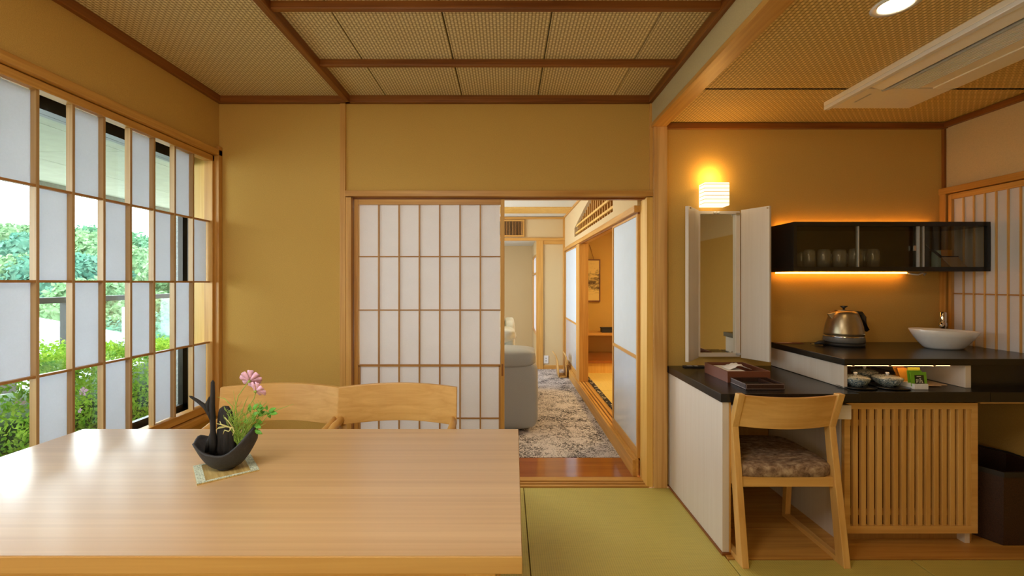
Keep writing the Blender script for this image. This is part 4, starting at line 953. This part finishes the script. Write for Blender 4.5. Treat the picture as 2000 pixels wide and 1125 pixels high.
# ---------------------------------------------------------------- waste bin
wbn = thing('waste_bin', 'dark brown leatherette waste bin in the open space at the right edge', 'bin', (2.65, 2.45, 0.006))
o_ = [(2.455, 2.36), (2.52, 2.235), (2.78, 2.235), (2.84, 2.36), (2.84, 2.50), (2.79, 2.60), (2.50, 2.60), (2.455, 2.50)]
i_ = [(2.6475 + (a - 2.6475) * .94, 2.42 + (b - 2.42) * .94) for a, b in o_]
m = MB(); n = 8
vv = [(a, b, 0.006) for a, b in o_] + [(2.6475 + (a - 2.6475) * 1.03, 2.42 + (b - 2.42) * 1.03, 0.375) for a, b in o_] + [(a, b, 0.375) for a, b in i_] + [(a, b, 0.02) for a, b in i_]
ff = []
for r in range(3): ff += [(r * n + i, r * n + (i + 1) % n, (r + 1) * n + (i + 1) % n, (r + 1) * n + i) for i in range(n)]
ff += [tuple(range(n)), tuple(range(3 * n, 4 * n))]
m.add(vv, ff).build('body', M['bin'], wbn)
m = MB()
m.add([(2.6475 + (a - 2.6475) * 1.045, 2.42 + (b - 2.42) * 1.045, z) for z in (0.355, 0.380) for a, b in o_], [(i, (i + 1) % n, n + (i + 1) % n, n + i) for i in range(n)]).build('rim', M['black_mat'], wbn, solid=0.006)

# ---------------------------------------------------------------- ceiling air conditioner and downlight
ac = thing('ceiling_air_conditioner', 'long white ceiling air conditioner with louvre and intake grille', 'air conditioner', (2.1, 1.8, 2.33))
ax0, ax1, ay0, ay1, az = 1.845, 2.335, 1.10, 2.565, 2.352
bx(ax0, ax1, ay0, ay1, az + .012, ZA + .002).build('housing', M['white_plastic'], ac, bev=.003)
bx(ax0 + .015, ax1 - .004, 2.30, ay1 - .008, az, az + .012).build('end_panel', M['white_plastic'], ac, bev=.002)
bx(ax0, ax0 + 0.03, ay0, ay1, az - .008, az + .012).build('edge_trim', M['white'], ac, bev=.003)
bx(ax0 + .035, ax0 + .115, ay0, 2.29, az + .003, az + .012).build('louvre_recess', M['grey_plastic'], ac)
MB().prism([(ax0 + .04, az + .003), (ax0 + .105, az - .012), (ax0 + .108, az - .008), (ax0 + .045, az + .007)], 'y', ay0, 2.285).build('louvre', M['white_plastic'], ac)
MB().tube([(ax0 + .135, ay0, az - .006), (ax0 + .135, 2.27, az - .006), (ax0 + .125, 2.31, az - .002)], .008, 10).build('louvre_bar', M['grey_plastic'], ac)
bx(ax0 + .15, ax1 - .09, ay0, 2.29, az + .002, az + .012).build('grille_panel', M['white_plastic'], ac)
for i in range(9):
    x = ax0 + .165 + i * .0145
    bx(x, x + .006, ay0, 2.285, az - .006, az + .002).build('grille_slat', M['white'], ac)
bx(ax1 - .12, ax1 - .004, ay0, 2.29, az - .004, az + .012).build('intake_cover', M['white_plastic'], ac, bev=.002)
bx(ax0 + .10, ax0 + .112, 2.36, 2.47, az - .0006, az).build('indicator', M['grey_plastic'], ac)
dl = thing('ceiling_downlight', 'round recessed downlight glowing in the woven alcove ceiling', 'light', (1.464, 1.657, ZA))
MB().lathe([(0.075, 0), (0.078, -.004), (0.06, -.007), (0.052, -.003), (.052, 0)], (1.464, 1.657, ZA), 36).build('ring', M['white'], dl)
MB().lathe([(0.051, -.002), (0.0, -.002001)], (1.464, 1.657, ZA), 28).build('lamp', M['down_on'], dl)

# ---------------------------------------------------------------- desk chair
def stile_profile(side_x, t, prof_r, prof_f):
    return MB().prism(prof_r + prof_f[::-1], 'x', side_x - t / 2, side_x + t / 2)
def curved_board(x0, x1, zb, zt, yfun, t, n=14, rake=0.0, crown=0.006):
    m = MB(); vs_ = []
    for i in range(n + 1):
        u_ = i / n; x = x0 + (x1 - x0) * u_; y = yfun(u_); c = crown * (4 * (u_ - .5) ** 2)
        vs_ += [(x, y, zb - crown + c), (x, y + rake, zt - crown + c), (x, y + rake + t, zt - crown + c), (x, y + t, zb - crown + c)]
    fs = []
    for i in range(n):
        for q in range(4): fs.append((i * 4 + q, i * 4 + (q + 1) % 4, (i + 1) * 4 + (q + 1) % 4, (i + 1) * 4 + q))
    fs += [(3, 2, 1, 0), (n * 4, n * 4 + 1, n * 4 + 2, n * 4 + 3)]
    return m.add(vs_, fs, False)
# local frame: x across, y=0 rear foot, +y forward
dc = thing('desk_chair', 'light oak sled-base chair with mottled brown seat at the vanity desk', 'chair', (1.357, 2.06, 0))
pz, px_, py_ = M['pale_z'], M['pale_x'], M['pale_y']
for s in (-1, 1):
    x = s * 0.238
    MB().prism([(0.0, 0.0), (0.055, 0.0), (0.135, 0.628), (0.068, 0.808), (0.033, 0.808), (0.095, 0.634)], 'x', x - .016, x + .016).build('stile', pz, dc, bev=.003, local=True)
    bx(x - .016, x + .016, .055, .47, 0, .026).build('runner', py_, dc, bev=.002, local=True)
    MB().prism([(.44, .026), (.47, .026), (.45, .40), (.41, .40)], 'x', x - .015, x + .015).build('front_leg', pz, dc, bev=.002, local=True)
    bx(x - .014, x + .014, .10, .44, .352, .398).build('side_rail', py_, dc, local=True)
bx(-.222, .222, .07, .092, .352, .398).build('back_rail', px_, dc, bev=.002, local=True)
bx(-.222, .222, .415, .437, .352, .398).build('front_rail', px_, dc, local=True)
curved_board(-.224, .224, .636, .800, lambda u_: .098 - .030 * math.sin(PI * u_), .018, rake=-.050).build('backrest', px_, dc, bev=.002, local=True)
m = MB(); m.super((0, .285, .425), (.50, .44, .075), .34, 36, 16)
m.build('seat', M['seat_fabric'], dc, local=True)

# ---------------------------------------------------------------- dining table
TZ = 0.74
tbl = thing('dining_table', 'large rectangular oak dining table in the foreground', 'table', (-0.85, 1.4, 0))
xl = -1.755
MB().prism([(xl, .968), (.0325, .968), (.046, 1.804), (xl + .02, 1.804)], 'z', TZ - 0.002, TZ).build('tabletop', M['table'], tbl)
MB().prism([(xl, .966), (.034, .966), (.0475, 1.806), (xl + .018, 1.806)], 'z', TZ - 0.040, TZ - 0.0021).build('table_edge', M['table_edge'], tbl, bev=.0015)
for (x, y) in ((xl + .06, 1.03), (-.06, 1.03), (xl + .06, 1.72), (-.06, 1.72)):
    bx(x - .035, x + .035, y - .035, y + .035, 0, TZ - .04).build('leg', M['pale_z'], tbl, bev=.004)
for y in (1.03, 1.72): bx(xl + .095, -.095, y - .012, y + .012, TZ - .10, TZ - .0405).build('apron', M['pale_x'], tbl)
for x in (xl + .06, -.06): bx(x - .012, x + .012, 1.065, 1.685, TZ - .10, TZ - .0405).build('apron', M['pale_y'], tbl)

# ---------------------------------------------------------------- dining armchairs (local: seat faces -y, backrest plane y=0)
def armchair(loc, label):
    t = thing('dining_armchair', label, 'chair', loc, group='armchairs along the far side of the table')
    W_ = .278
    curved_board(-W_, W_, .675, .848, lambda u_: -.055 + .055 * math.sin(PI * u_), .022, n=18, rake=.02, crown=-.008).build('backrest', px_, t, bev=.003, local=True)
    for s in (-1, 1):
        x = s * (W_ - .018)
        MB().tube([(x, -.02, .700), (x + s * .006, -.12, .690), (x, -.22, .672), (x, -.36, .664)], [.014, .016, .017, .014], 10, flat=1.3).build('arm', py_, t, local=True)
        MB().tube([(x - s * .015, .03, 0), (x - s * .005, .01, .4), (x, -.03, .69)], [.015, .019, .015], 10).build('rear_leg', pz, t, local=True)
        MB().tube([(x - s * .015, -.40, 0), (x - s * .005, -.38, .4), (x, -.35, .655)], [.014, .018, .014], 10).build('front_leg', pz, t, local=True)
        bx(x - .012, x + .012, -.37, 0, .36, .40).build('side_rail', py_, t, local=True)
    bx(-W_ + .03, W_ - .03, -.015, .01, .36, .40).build('back_rail', px_, t, local=True)
    MB().super((0, -.20, .425), (.49, .44, .07), .34, 32, 14).build('seat', M['seat_fabric'], t, local=True)
    return t
a1_ = armchair((X_(553, 2.10), 2.10, 0), 'left dining armchair behind the table, beneath the plaster wall')
dup(a1_, (X_(780, 2.10), 2.10, 0), label='right dining armchair behind the table, in front of the paper screen')

# ---------------------------------------------------------------- mat, ikebana bowl
ang = math.radians(38.8)
mc = (-0.903, 1.415)
mt_ = thing('rush_mat', 'small woven rush mat with patterned cloth border under the vase', 'mat', (mc[0], mc[1], TZ), ang)
hs = .0815
bx(-hs, hs, -hs, hs, 0.0, .004).build('rush_centre', M['mat_rush'], mt_, local=True)
for s in (-1, 1): bx(s * hs - s * .022, s * hs, -hs, hs, .0041, .006).build('border', M['mat_border'], mt_, local=True)
bx(-hs + .022, hs - .022, -hs, -hs + .009, .0041, .006).build('border', M['mat_border'], mt_, local=True)
bx(-hs + .022, hs - .022, hs - .009, hs, .0041, .006).build('border', M['mat_border'], mt_, local=True)
VY = 1.415; VX = X_(440.5, VY); VZ = TZ + .006
def q(zx, zy, dy=0): Y = VY + dy; return (X_(340 + zx / 3.75, Y), Y, Z_(680 + zy / 3.75, Y))
vb = MB(); vv = []; NT, NR = 48, 12
def rim(t):   # t angle, 0=+x
    c = math.cos(t); s_ = math.sin(t)
    front = max(0, -s_); back = max(0, s_)
    h = .052 + .078 * max(0, c) ** 2.8 + .036 * max(0, -c) ** 1.2 + back * .012
    h += .004 * math.sin(7 * t) * (0.4 + max(0, -c))
    return h
for i in range(NT):
    t = 2 * PI * i / NT
    for j in range(NR + 1):
        z = rim(t) * j / NR; r = .026 + .074 * min(1, z / .085) ** 0.55
        vv.append((VX + .94 * r * math.cos(t), VY + .66 * r * math.sin(t), VZ + .004 + z))
ff = [(i * (NR + 1) + j, ((i + 1) % NT) * (NR + 1) + j, ((i + 1) % NT) * (NR + 1) + j + 1, i * (NR + 1) + j + 1) for i in range(NT) for j in range(NR)]
ff.append(tuple(i * (NR + 1) for i in range(NT)))
vs_t = thing('flower_bowl', 'dark clay boat-shaped flower bowl with torn rim on the rush mat', 'vase', (VX, VY, VZ))
vb.add(vv, ff, True).build('bowl', M['clay'], vs_t, solid=.006)
MB().lathe([(.026, 0), (.026, .006), (.02, .008)], (VX + .004, VY, VZ), 20).build('foot', M['clay'], vs_t)
kz_ = thing('flower_holder', 'dark metal flower holder inside the clay bowl', 'flower holder', (VX + .005, VY, VZ + .012))
MB().lathe([(.030, 0), (.032, .004), (.030, .018), (0, .020)], (VX + .005, VY, VZ + .010), 20).build('block', M['black_mat'], kz_)
df = MB()
df.tube([q(285, 790), q(287, 700), q(285, 600), q(283, 500), q(277, 420), q(284, 330), q(283, 250), q(283, 235)], [.009, .011, .0085, .0085, .008, .0066, .0056, .002], 12, jit=.10)
df.tube([q(280, 520), q(262, 470), q(225, 425), q(170, 385), q(125, 357), q(112, 350)], [.008, .009, .007, .0055, .004, .0015], 10, jit=.10)
df.tube([q(262, 470), q(248, 400), q(258, 355)], [.008, .007, .001], 8, jit=.1)
df.tube([q(240, 760), q(250, 690), q(270, 620)], [.006, .007, .003], 8, jit=.12)
dfo = tag(df.build('driftwood_branch', M['driftwood'], None), 'tall black forked driftwood branch standing in the clay bowl', 'driftwood')
sl = MB()
P = [(385, 800, .024), (382, 740, .030), (380, 660, .031), (385, 590, .030), (382, 520, .026), (372, 460, .021), (366, 435, .015), (362, 424, .004)]
sl.tube([q(a, b, .012) for a, b, r in P], [r * .45 for a, b, r in P], 22, jit=.12, flat=2.2)
tag(sl.build('driftwood_slab', M['driftwood'], None), 'broad charred driftwood slab upright in the middle of the bowl', 'driftwood')
# cosmos flowers
def flower(cx_, cy_, R, tilt, stem, label, npet=8):
    base = q(stem[0][0], stem[0][1]); t = thing('cosmos_flower', label, 'flower', base)
    MB().tube([q(a, b, d) for a, b, d in stem], .0013, 6).build('stem', M['stem'], t)
    c = Vector(q(cx_, cy_, stem[-1][2])); rot = Matrix.Rotation(tilt[0], 3, 'X') @ Matrix.Rotation(tilt[1], 3, 'Y')
    for k in range(npet):
        a = 2 * PI * k / npet + .2; m = MB(); vs_ = []
        for i, (r, w_) in enumerate(((.10, .05), (.35, .16), (.65, .27), (.9, .29), (1.0, .20))):
            for s in (-1, 0, 1):
                rr = r * R * (1 - .06 * abs(s) if i == 4 else 1); ww = w_ * R * s
                p = Vector((math.cos(a) * rr - math.sin(a) * ww, math.sin(a) * rr + math.cos(a) * ww, (.30 * r - .10 * (1 - abs(s)) + .05 * math.sin(k * 2.3)) * R))
                vs_.append(c + rot @ p)
        fs = [(i * 3 + j, i * 3 + j + 1, (i + 1) * 3 + j + 1, (i + 1) * 3 + j) for i in range(4) for j in range(2)]
        m.add(vs_, fs, True).build('petal', M['pink'], t, solid=.0005)
    MB().super(tuple(c + rot @ Vector((0, 0, .10 * R))), (.008, .008, .006), 1, 12, 8).build('eye', M['yellow'], t)
    MB().super(tuple(c + rot @ Vector((0, 0, -.16 * R))), (.009, .009, .008), 1, 12, 8).build('calyx', M['stem'], t)
flower(555, 235, .034, (-1.05, -.1), [(465, 740, 0), (462, 600, 0), (440, 470, 0), (470, 350, 0), (530, 265, 0), (552, 240, 0)], 'upper pink cosmos flower on a long bent stem')
flower(603, 310, .031, (-.95, .35), [(475, 740, .004), (500, 600, .004), (540, 440, .0), (585, 370, 0), (600, 318, 0)], 'lower pink cosmos flower beside the taller one')
# feathery greenery
gn = thing('feathery_foliage', 'bunch of fine feathery green leaves around the cosmos stems', 'foliage', q(480, 740))
for i in range(26):
    a = rnd.uniform(-.35, .95); L = rnd.uniform(.05, .105); b = Vector(q(475 + rnd.uniform(-12, 14), 735, rnd.uniform(-.01, .01)))
    pts = []
    for k in range(6):
        f_ = k / 5; pts.append(b + Vector((math.sin(a) * L * f_ + .012 * math.sin(a) * f_ * f_, rnd.uniform(-.004, .004) - .02 * f_ * math.cos(i), L * 1.1 * f_ + .02 * f_)))
    m = MB(); m.tube(pts, [.0011, .001, .0009, .0008, .0006, .0003], 5)
    for k in range(1, 6):
        for s in (-1, 1):
            p = pts[k]; m.tube([p, p + Vector((s * .010 + .003, rnd.uniform(-.006, .006), .010)), p + Vector((s * .014 + .003, 0, .020))], [.0009, .0008, .0003], 4)
    m.build('frond', M['stem'], gn)
lfz = thing('leafy_sprig', 'green leafy sprig leaning right over the bowl', 'foliage', q(485, 740))
def leafq(c, d, L, W_, nm='leaf', mat='leaf', par=lfz):
    c = Vector(c); d = Vector(d).normalized(); s_ = d.cross(Vector((.2, -1, .5))).normalized(); nn = s_.cross(d).normalized()
    vs_ = [c]
    for f_, w_ in ((.25, .8), (.5, 1.0), (.75, .7)):
        vs_ += [c + d * L * f_ - s_ * W_ * w_ / 2 + nn * .002, c + d * L * f_, c + d * L * f_ + s_ * W_ * w_ / 2 + nn * .002]
    vs_.append(c + d * L)
    fs = [(0, 2, 1), (0, 3, 2), (1, 2, 5, 4), (2, 3, 6, 5), (4, 5, 8, 7), (5, 6, 9, 8), (7, 8, 10), (8, 9, 10)]
    MB().add(vs_, fs, True).build(nm, M[mat], par, solid=.0005)
MB().tube([q(485, 740), q(510, 640), q(560, 560), q(640, 500), q(690, 465)], [.0016, .0015, .0013, .001, .0008], 6).build('twig', M['stem'], lfz)
MB().tube([q(500, 680), q(540, 560), q(570, 460)], [.0014, .001, .0008], 6).build('twig', M['stem'], lfz)
for (a, b, dx, dz, L) in ((690, 465, 1, .45, .026), (695, 470, 1, -.1, .028), (685, 470, .3, -1, .020), (680, 455, .2, .9, .018), (650, 480, -.6, .8, .022), (650, 495, -.8, .2, .020), (640, 470, -.2, 1, .024), (600, 520, .6, -.6, .022),
                       (590, 560, 1, -.3, .026), (580, 540, .2, 1, .026), (560, 470, -.3, .9, .024), (575, 455, .6, .7, .026), (600, 450, .9, .2, .028), (570, 500, .9, .5, .030), (540, 560, -.5, .8, .022), (590, 600, .9, -.4, .026), (560, 590, .8, .5, .030), (620, 440, .7, .6, .020), (610, 480, 1, 0, .03)):
    leafq(q(a, b, rnd.uniform(-.006, .006)), (dx, rnd.uniform(-.5, .3), dz), L * 1.15, L * .52)
gr = thing('grass_blades', 'long thin grass blades arching out of the arrangement', 'grass', q(470, 740))
for P in ([(470, 740), (450, 560), (425, 425), (370, 370), (305, 355)], [(600, 600), (680, 500), (760, 450), (880, 408)], [(560, 620), (620, 580), (675, 548)], [(465, 620), (455, 440), (434, 310)], [(475, 700), (480, 520), (520, 400), (545, 350)], [(470, 720), (520, 560), (600, 500), (660, 500)]):
    MB().tube([q(a, b) for a, b in P], [.0013] * (len(P) - 1) + [.0003], 5).build('blade', M['stem'], gr)
ps = thing('pale_sprig', 'pale yellow curling sprig in front of the driftwood slab', 'sprig', q(430, 640, -.03))
for P in ([(440, 585), (380, 575), (320, 590)], [(430, 580), (400, 540), (370, 505)], [(400, 575), (350, 560), (312, 553)], [(380, 575), (345, 560), (335, 535)], [(430, 575), (400, 610), (370, 600), (358, 630)], [(425, 575), (440, 610), (428, 640)], [(410, 578), (412, 600), (400, 610)], [(360, 575), (330, 580), (308, 600)]):
    MB().tube([q(a, b, -.035) for a, b in P], [.0016] * (len(P) - 1) + [.0009], 6).build('twig', M['sprig'], ps)

# ================================================================ OUTSIDE
eav = thing('concrete_eave', 'pale concrete eave slab seen through the upper window panes', 'eave', (-3.4, 2.5, 2.35))
for i, (a, b) in enumerate(((-2.101, -2.95), (-2.955, -3.8), (-3.805, -4.62))):
    for j in range(5):
        bx(b, a, -2 + j * 1.8, -2 + (j + 1) * 1.8 - .004, 2.35, 2.42).build('soffit_board', M['concrete'], eav)
bx(-4.75, -4.62, -2, 7.0, 2.30, 2.45).build('fascia', M['concrete_d'], eav)
bx(-4.75, -2.101, -2, 7.0, 2.43, 2.6).build('roof_slab', M['concrete_d'], eav)
sp_ = thing('stucco_pier', 'rough white stucco pier outside the far end of the window', 'pier', (-2.4, 3.5, -.3))
bx(-2.62, -2.1, 3.42, 3.7, -.3, 2.35).build('shaft', M['stucco'], sp_)
bx(-2.14, -2.1, 3.03, 3.42, -.3, 2.35).build('return', M['stucco'], sp_)
rl = thing('balcony_railing', 'dark metal balcony railing with glass panels beyond the hedge', 'railing', (-4.3, 3, -.3))
bx(-4.335, -4.265, -1, 9.0, 1.145, 1.20).build('top_rail', M['rail_dark'], rl)
for y in (0.9, 2.6, 4.33, 6.1, 7.8):
    bx(-4.335, -4.265, y - .06, y + .06, -.3, 1.155).build('post', M['rail_dark'], rl)
for (a, b) in ((-.9, .85), (.95, 2.55), (2.65, 4.28), (4.38, 6.05), (6.15, 7.75)):
    bx(-4.305, -4.298, a, b, 0.1, 1.15).build('glass_panel', M['glass'], rl)
tg = bx(-6.0, -2.1, -3, 12, -.40, -.30).build('terrace_slab', M['concrete'], None); tag(tg, 'pale terrace slab outside the window', 'terrace')
dkp = thing('deck_bench', 'weathered wooden plank ledge outside the window below the hedge', 'ledge', (-2.4, 2.0, 0))
bx(-2.62, -2.36, -.5, 3.3, .33, .37).build('plank', M['deck'], dkp)
for y in (0, 1.5, 3.1): bx(-2.56, -2.42, y - .04, y + .04, -.3, .33).build('leg', M['deck'], dkp)
# hedge
hg = thing('azalea_hedge', 'clipped bright green azalea hedge with a few pink flowers outside the window', 'hedge', (-3.5, 3, -.3))
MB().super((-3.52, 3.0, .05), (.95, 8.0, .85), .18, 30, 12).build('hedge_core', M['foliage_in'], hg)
R_ = np.random.default_rng(3)
def leaf_cards(P_, N_, size, asp=.45):
    """P_ points, N_ rough facing directions -> bent two-quad leaves"""
    n = len(P_); d = N_ + R_.normal(0, .75, (n, 3)); d /= np.linalg.norm(d, axis=1)[:, None]
    a = np.cross(d, R_.normal(0, 1, (n, 3))); a /= np.linalg.norm(a, axis=1)[:, None]
    b = np.cross(d, a); L = size * R_.uniform(.6, 1.3, (n, 1))
    v = np.stack([P_ - a * L * .5, P_ + b * L * asp * .5, P_ + a * L * .5 - d * L * .12, P_ - b * L * asp * .5], 1).reshape(-1, 3)
    return v
def raw(name, verts, mat, parent=None, nq=4, kind=None):
    me = bpy.data.meshes.new(name); n = len(verts) // nq
    inv = wm(parent).inverted(); vv = verts - np.array(wm(parent).translation)
    me.vertices.add(len(verts)); me.vertices.foreach_set('co', vv.astype(np.float32).ravel())
    me.loops.add(n * nq); me.loops.foreach_set('vertex_index', np.arange(n * nq, dtype=np.int32))
    me.polygons.add(n); me.polygons.foreach_set('loop_start', np.arange(0, n * nq, nq, dtype=np.int32))
    me.polygons.foreach_set('loop_total', np.full(n, nq, dtype=np.int32)); me.update(calc_edges=True); me.validate()
    me.materials.append(mat); o = bpy.data.objects.new(name, me); C.objects.link(o)
    if parent: o.parent = parent
    if kind: o['kind'] = kind
    return o
def hedge_pts(n):
    y = R_.uniform(-.9, 6.9, n); side = R_.random(n) < .56; P_ = np.zeros((n, 3)); N_ = np.zeros((n, 3))
    bumpy = .05 * np.sin(y * 5.1) + .035 * np.sin(y * 11.7 + 1)
    top = np.clip(.71 - .085 * (y - 3.9), .45, .86) + bumpy * .7
    z = R_.uniform(-.3, 1, n) ; z = -.3 + (top + .3) * R_.random(n) ** .8
    P_[:, 1] = y
    P_[side, 0] = (-3.0 + bumpy + .05 * np.sin(z * 9 + y * 3))[side] + R_.normal(0, .035, side.sum()); P_[side, 2] = z[side]; N_[side] = (1, 0, .5)
    t_ = ~side; xx = R_.uniform(-4.05, -2.98, n)
    P_[t_, 0] = xx[t_]; P_[t_, 2] = (top + .03 * np.sin(xx * 9))[t_] + R_.normal(0, .03, t_.sum()); N_[t_] = (0.2, 0, 1)
    # rounded shoulder
    sh_ = (P_[:, 2] > top - .12) & side; P_[sh_, 0] -= (P_[sh_, 2] - top[sh_] + .12) * .6
    return P_, N_
P_, N_ = hedge_pts(95000)
raw('foliage', leaf_cards(P_, N_, .034, .5), M['hedge_leaf'], hg, kind='stuff')
for i, (u_, v_) in enumerate(((-952, 236), (-829, 212), (-835, 250), (-952, 180), (-742, 190))):
    X0 = -2.93; Y0 = X0 * F / u_; c = Vector((X0, Y0, H - v_ * Y0 / F)); m = MB(); big = i < 2
    for k in range(5):
        a = 2 * PI * k / 5; d = Vector((.3, math.cos(a), math.sin(a))) * (.036 if big else .018); e = Vector((.1, math.cos(a + .5), math.sin(a + .5))) * (.026 if big else .013); f_ = Vector((.1, math.cos(a - .5), math.sin(a - .5))) * (.026 if big else .013)
        m.add([c, c + e, c + d, c + f_], [(0, 1, 2, 3)])
    m.build('flower', M['pink'], hg)
# terrain beyond
def gz(x, y):
    dd = math.hypot(x, y)
    h = -5.0 if dd < 34 else -5.0 + (dd - 34) * .155
    if dd > 90: h = -5 + 56 * .155
    return h + 1.2 * noise.noise(Vector((x * .05, y * .05, 0)))
m = MB(); G = 44; vs_ = []
for i in range(G + 1):
    for j in range(G + 1):
        x = -7 - i * 3.2; y = -30 + j * 3.4; vs_.append((x, y, gz(x, y)))
m.add(vs_, [(i * (G + 1) + j, i * (G + 1) + j + 1, (i + 1) * (G + 1) + j + 1, (i + 1) * (G + 1) + j) for i in range(G) for j in range(G)], True)
tag(m.build('valley_ground', M['ground'], None), 'pale valley ground between the terrace and the wooded hill', 'ground')
# houses
def house(c, w_, d_, h_, rz, label):
    t = thing('house', label, 'house', c, rz)
    bx(-w_ / 2, w_ / 2, -d_ / 2, d_ / 2, 0, h_).build('wall', M['house'], t, local=True)
    MB().prism([(-w_ / 2 - .4, h_), (w_ / 2 + .4, h_), (0, h_ + w_ * .18)], 'y', -d_ / 2 - .4, d_ / 2 + .4).build('roof', M['roof'], t, local=True)
    for x in (-w_ / 4, w_ / 4): bx(x - .5, x + .5, -d_ / 2 - .03, -d_ / 2, h_ * .35, h_ * .7).build('window', M['sash'], t, local=True)
house((X_(85, 24), 24, -4.6), 7, 9, 2.6, .9, 'white house with pale roof in the valley left of the railing post')
house((X_(222, 31), 31, -5.0), 5, 5, 1.9, .5, 'small low white house farther off, beside the utility pole')
up = thing('utility_pole', 'slim pale utility pole with a sagging wire beyond the railing', 'pole', (X_(242, 26), 26, -5))
ux = X_(242, 26)
MB().tube([(ux, 26, -5), (ux, 26, Z_(600, 26))], .09, 8).build('pole', M['house'], up)
MB().tube([(ux, 26, -2.0 + .15), (ux - 1.5, 25, -1.9), (ux - 3.5, 24, -1.1), (ux - 6, 22.5, .2)], .025, 5).build('wire', M['house'], up)
# trees: leafy crowns, shared meshes
def crown_mesh(k, mat):
    pts, nrm = [], []; core = MB()
    cl = [(0, 0, 3.2, 2.3)] + [(rnd.uniform(-1.9, 1.9), rnd.uniform(-1.9, 1.9), rnd.uniform(1.8, 4.4), rnd.uniform(1.0, 1.7)) for _ in range(9)]
    for (x, y, z, r) in cl:
        n = int(560 * r * r / 2); d = R_.normal(0, 1, (n, 3)); d /= np.linalg.norm(d, axis=1)[:, None]
        pts.append(np.array((x, y, z)) + d * r * (1 + R_.normal(0, .07, (n, 1)))); nrm.append(d)
    P_ = np.concatenate(pts); N_ = np.concatenate(nrm)
    o = raw('crown', leaf_cards(P_, N_, .42, .6), mat, None)
    for (x, y, z, r) in cl: core.super((x, y, z), (r * 1.75,) * 3, 1, 10, 7)
    co = core.build('inner_crown', mat, None)
    return o, co
protos = []
for k in range(3):
    t = thing('hill_tree', 'tree', 'tree')
    o, co = crown_mesh(k, M['tree%d' % (k + 1)]); o.parent = t; co.parent = t
    MB().tube([(0, 0, -1.0), (.1, 0, 1.2), (0, .1, 2.6)], [.28, .22, .12], 8).build('trunk', M['bark'], t, local=True)
    protos.append(t)
used = [False] * 3
def place_tree(x, y, z, s, kind, label, group):
    if not used[kind]:
        used[kind] = True; o = protos[kind]; o.location = (x, y, z); o['label'] = label; o['group'] = group
    else: o = dup(protos[kind], (x, y, z), 0, label, group)
    o.scale = (s, s, s * rnd.uniform(.85, 1.1)); o.rotation_euler = (0, 0, rnd.uniform(0, 6.28))
names = ['lush green', 'dark blue-green', 'light yellow-green']
for (Yr, vt, n, s, where) in ((33, -50, 9, 1.0, 'at the foot of the hill'), (38, -8, 9, 1.15, 'low on the hillside'), (46, 42, 10, 1.3, 'halfway up the hill'),
                              (56, 82, 10, 1.5, 'high on the hillside'), (68, 118, 11, 1.7, 'along the hazy ridge')):
    for i in range(n):
        u_ = -1180 + 640 * (i + rnd.uniform(-.25, .25)) / (n - 1) if n > 1 else -800
        ridge = vt + (12 * math.sin(i * 1.7) + (-(u_ + 900) * .12 if where.startswith('along') else 0)) * (1 if vt > 0 else .6)
        x, y = u_ * Yr / F, Yr
        ztop = H + ridge * Yr / F; k = rnd.randrange(3)
        place_tree(x, y, ztop - 5.6 * s, s, k, '%s tree %s, %s from the left in its row' % (names[k], where, ['first', 'second', 'third', 'fourth', 'fifth', 'sixth', 'seventh', 'eighth', 'ninth', 'tenth', 'eleventh'][i]), '%s trees %s' % (names[k], where))
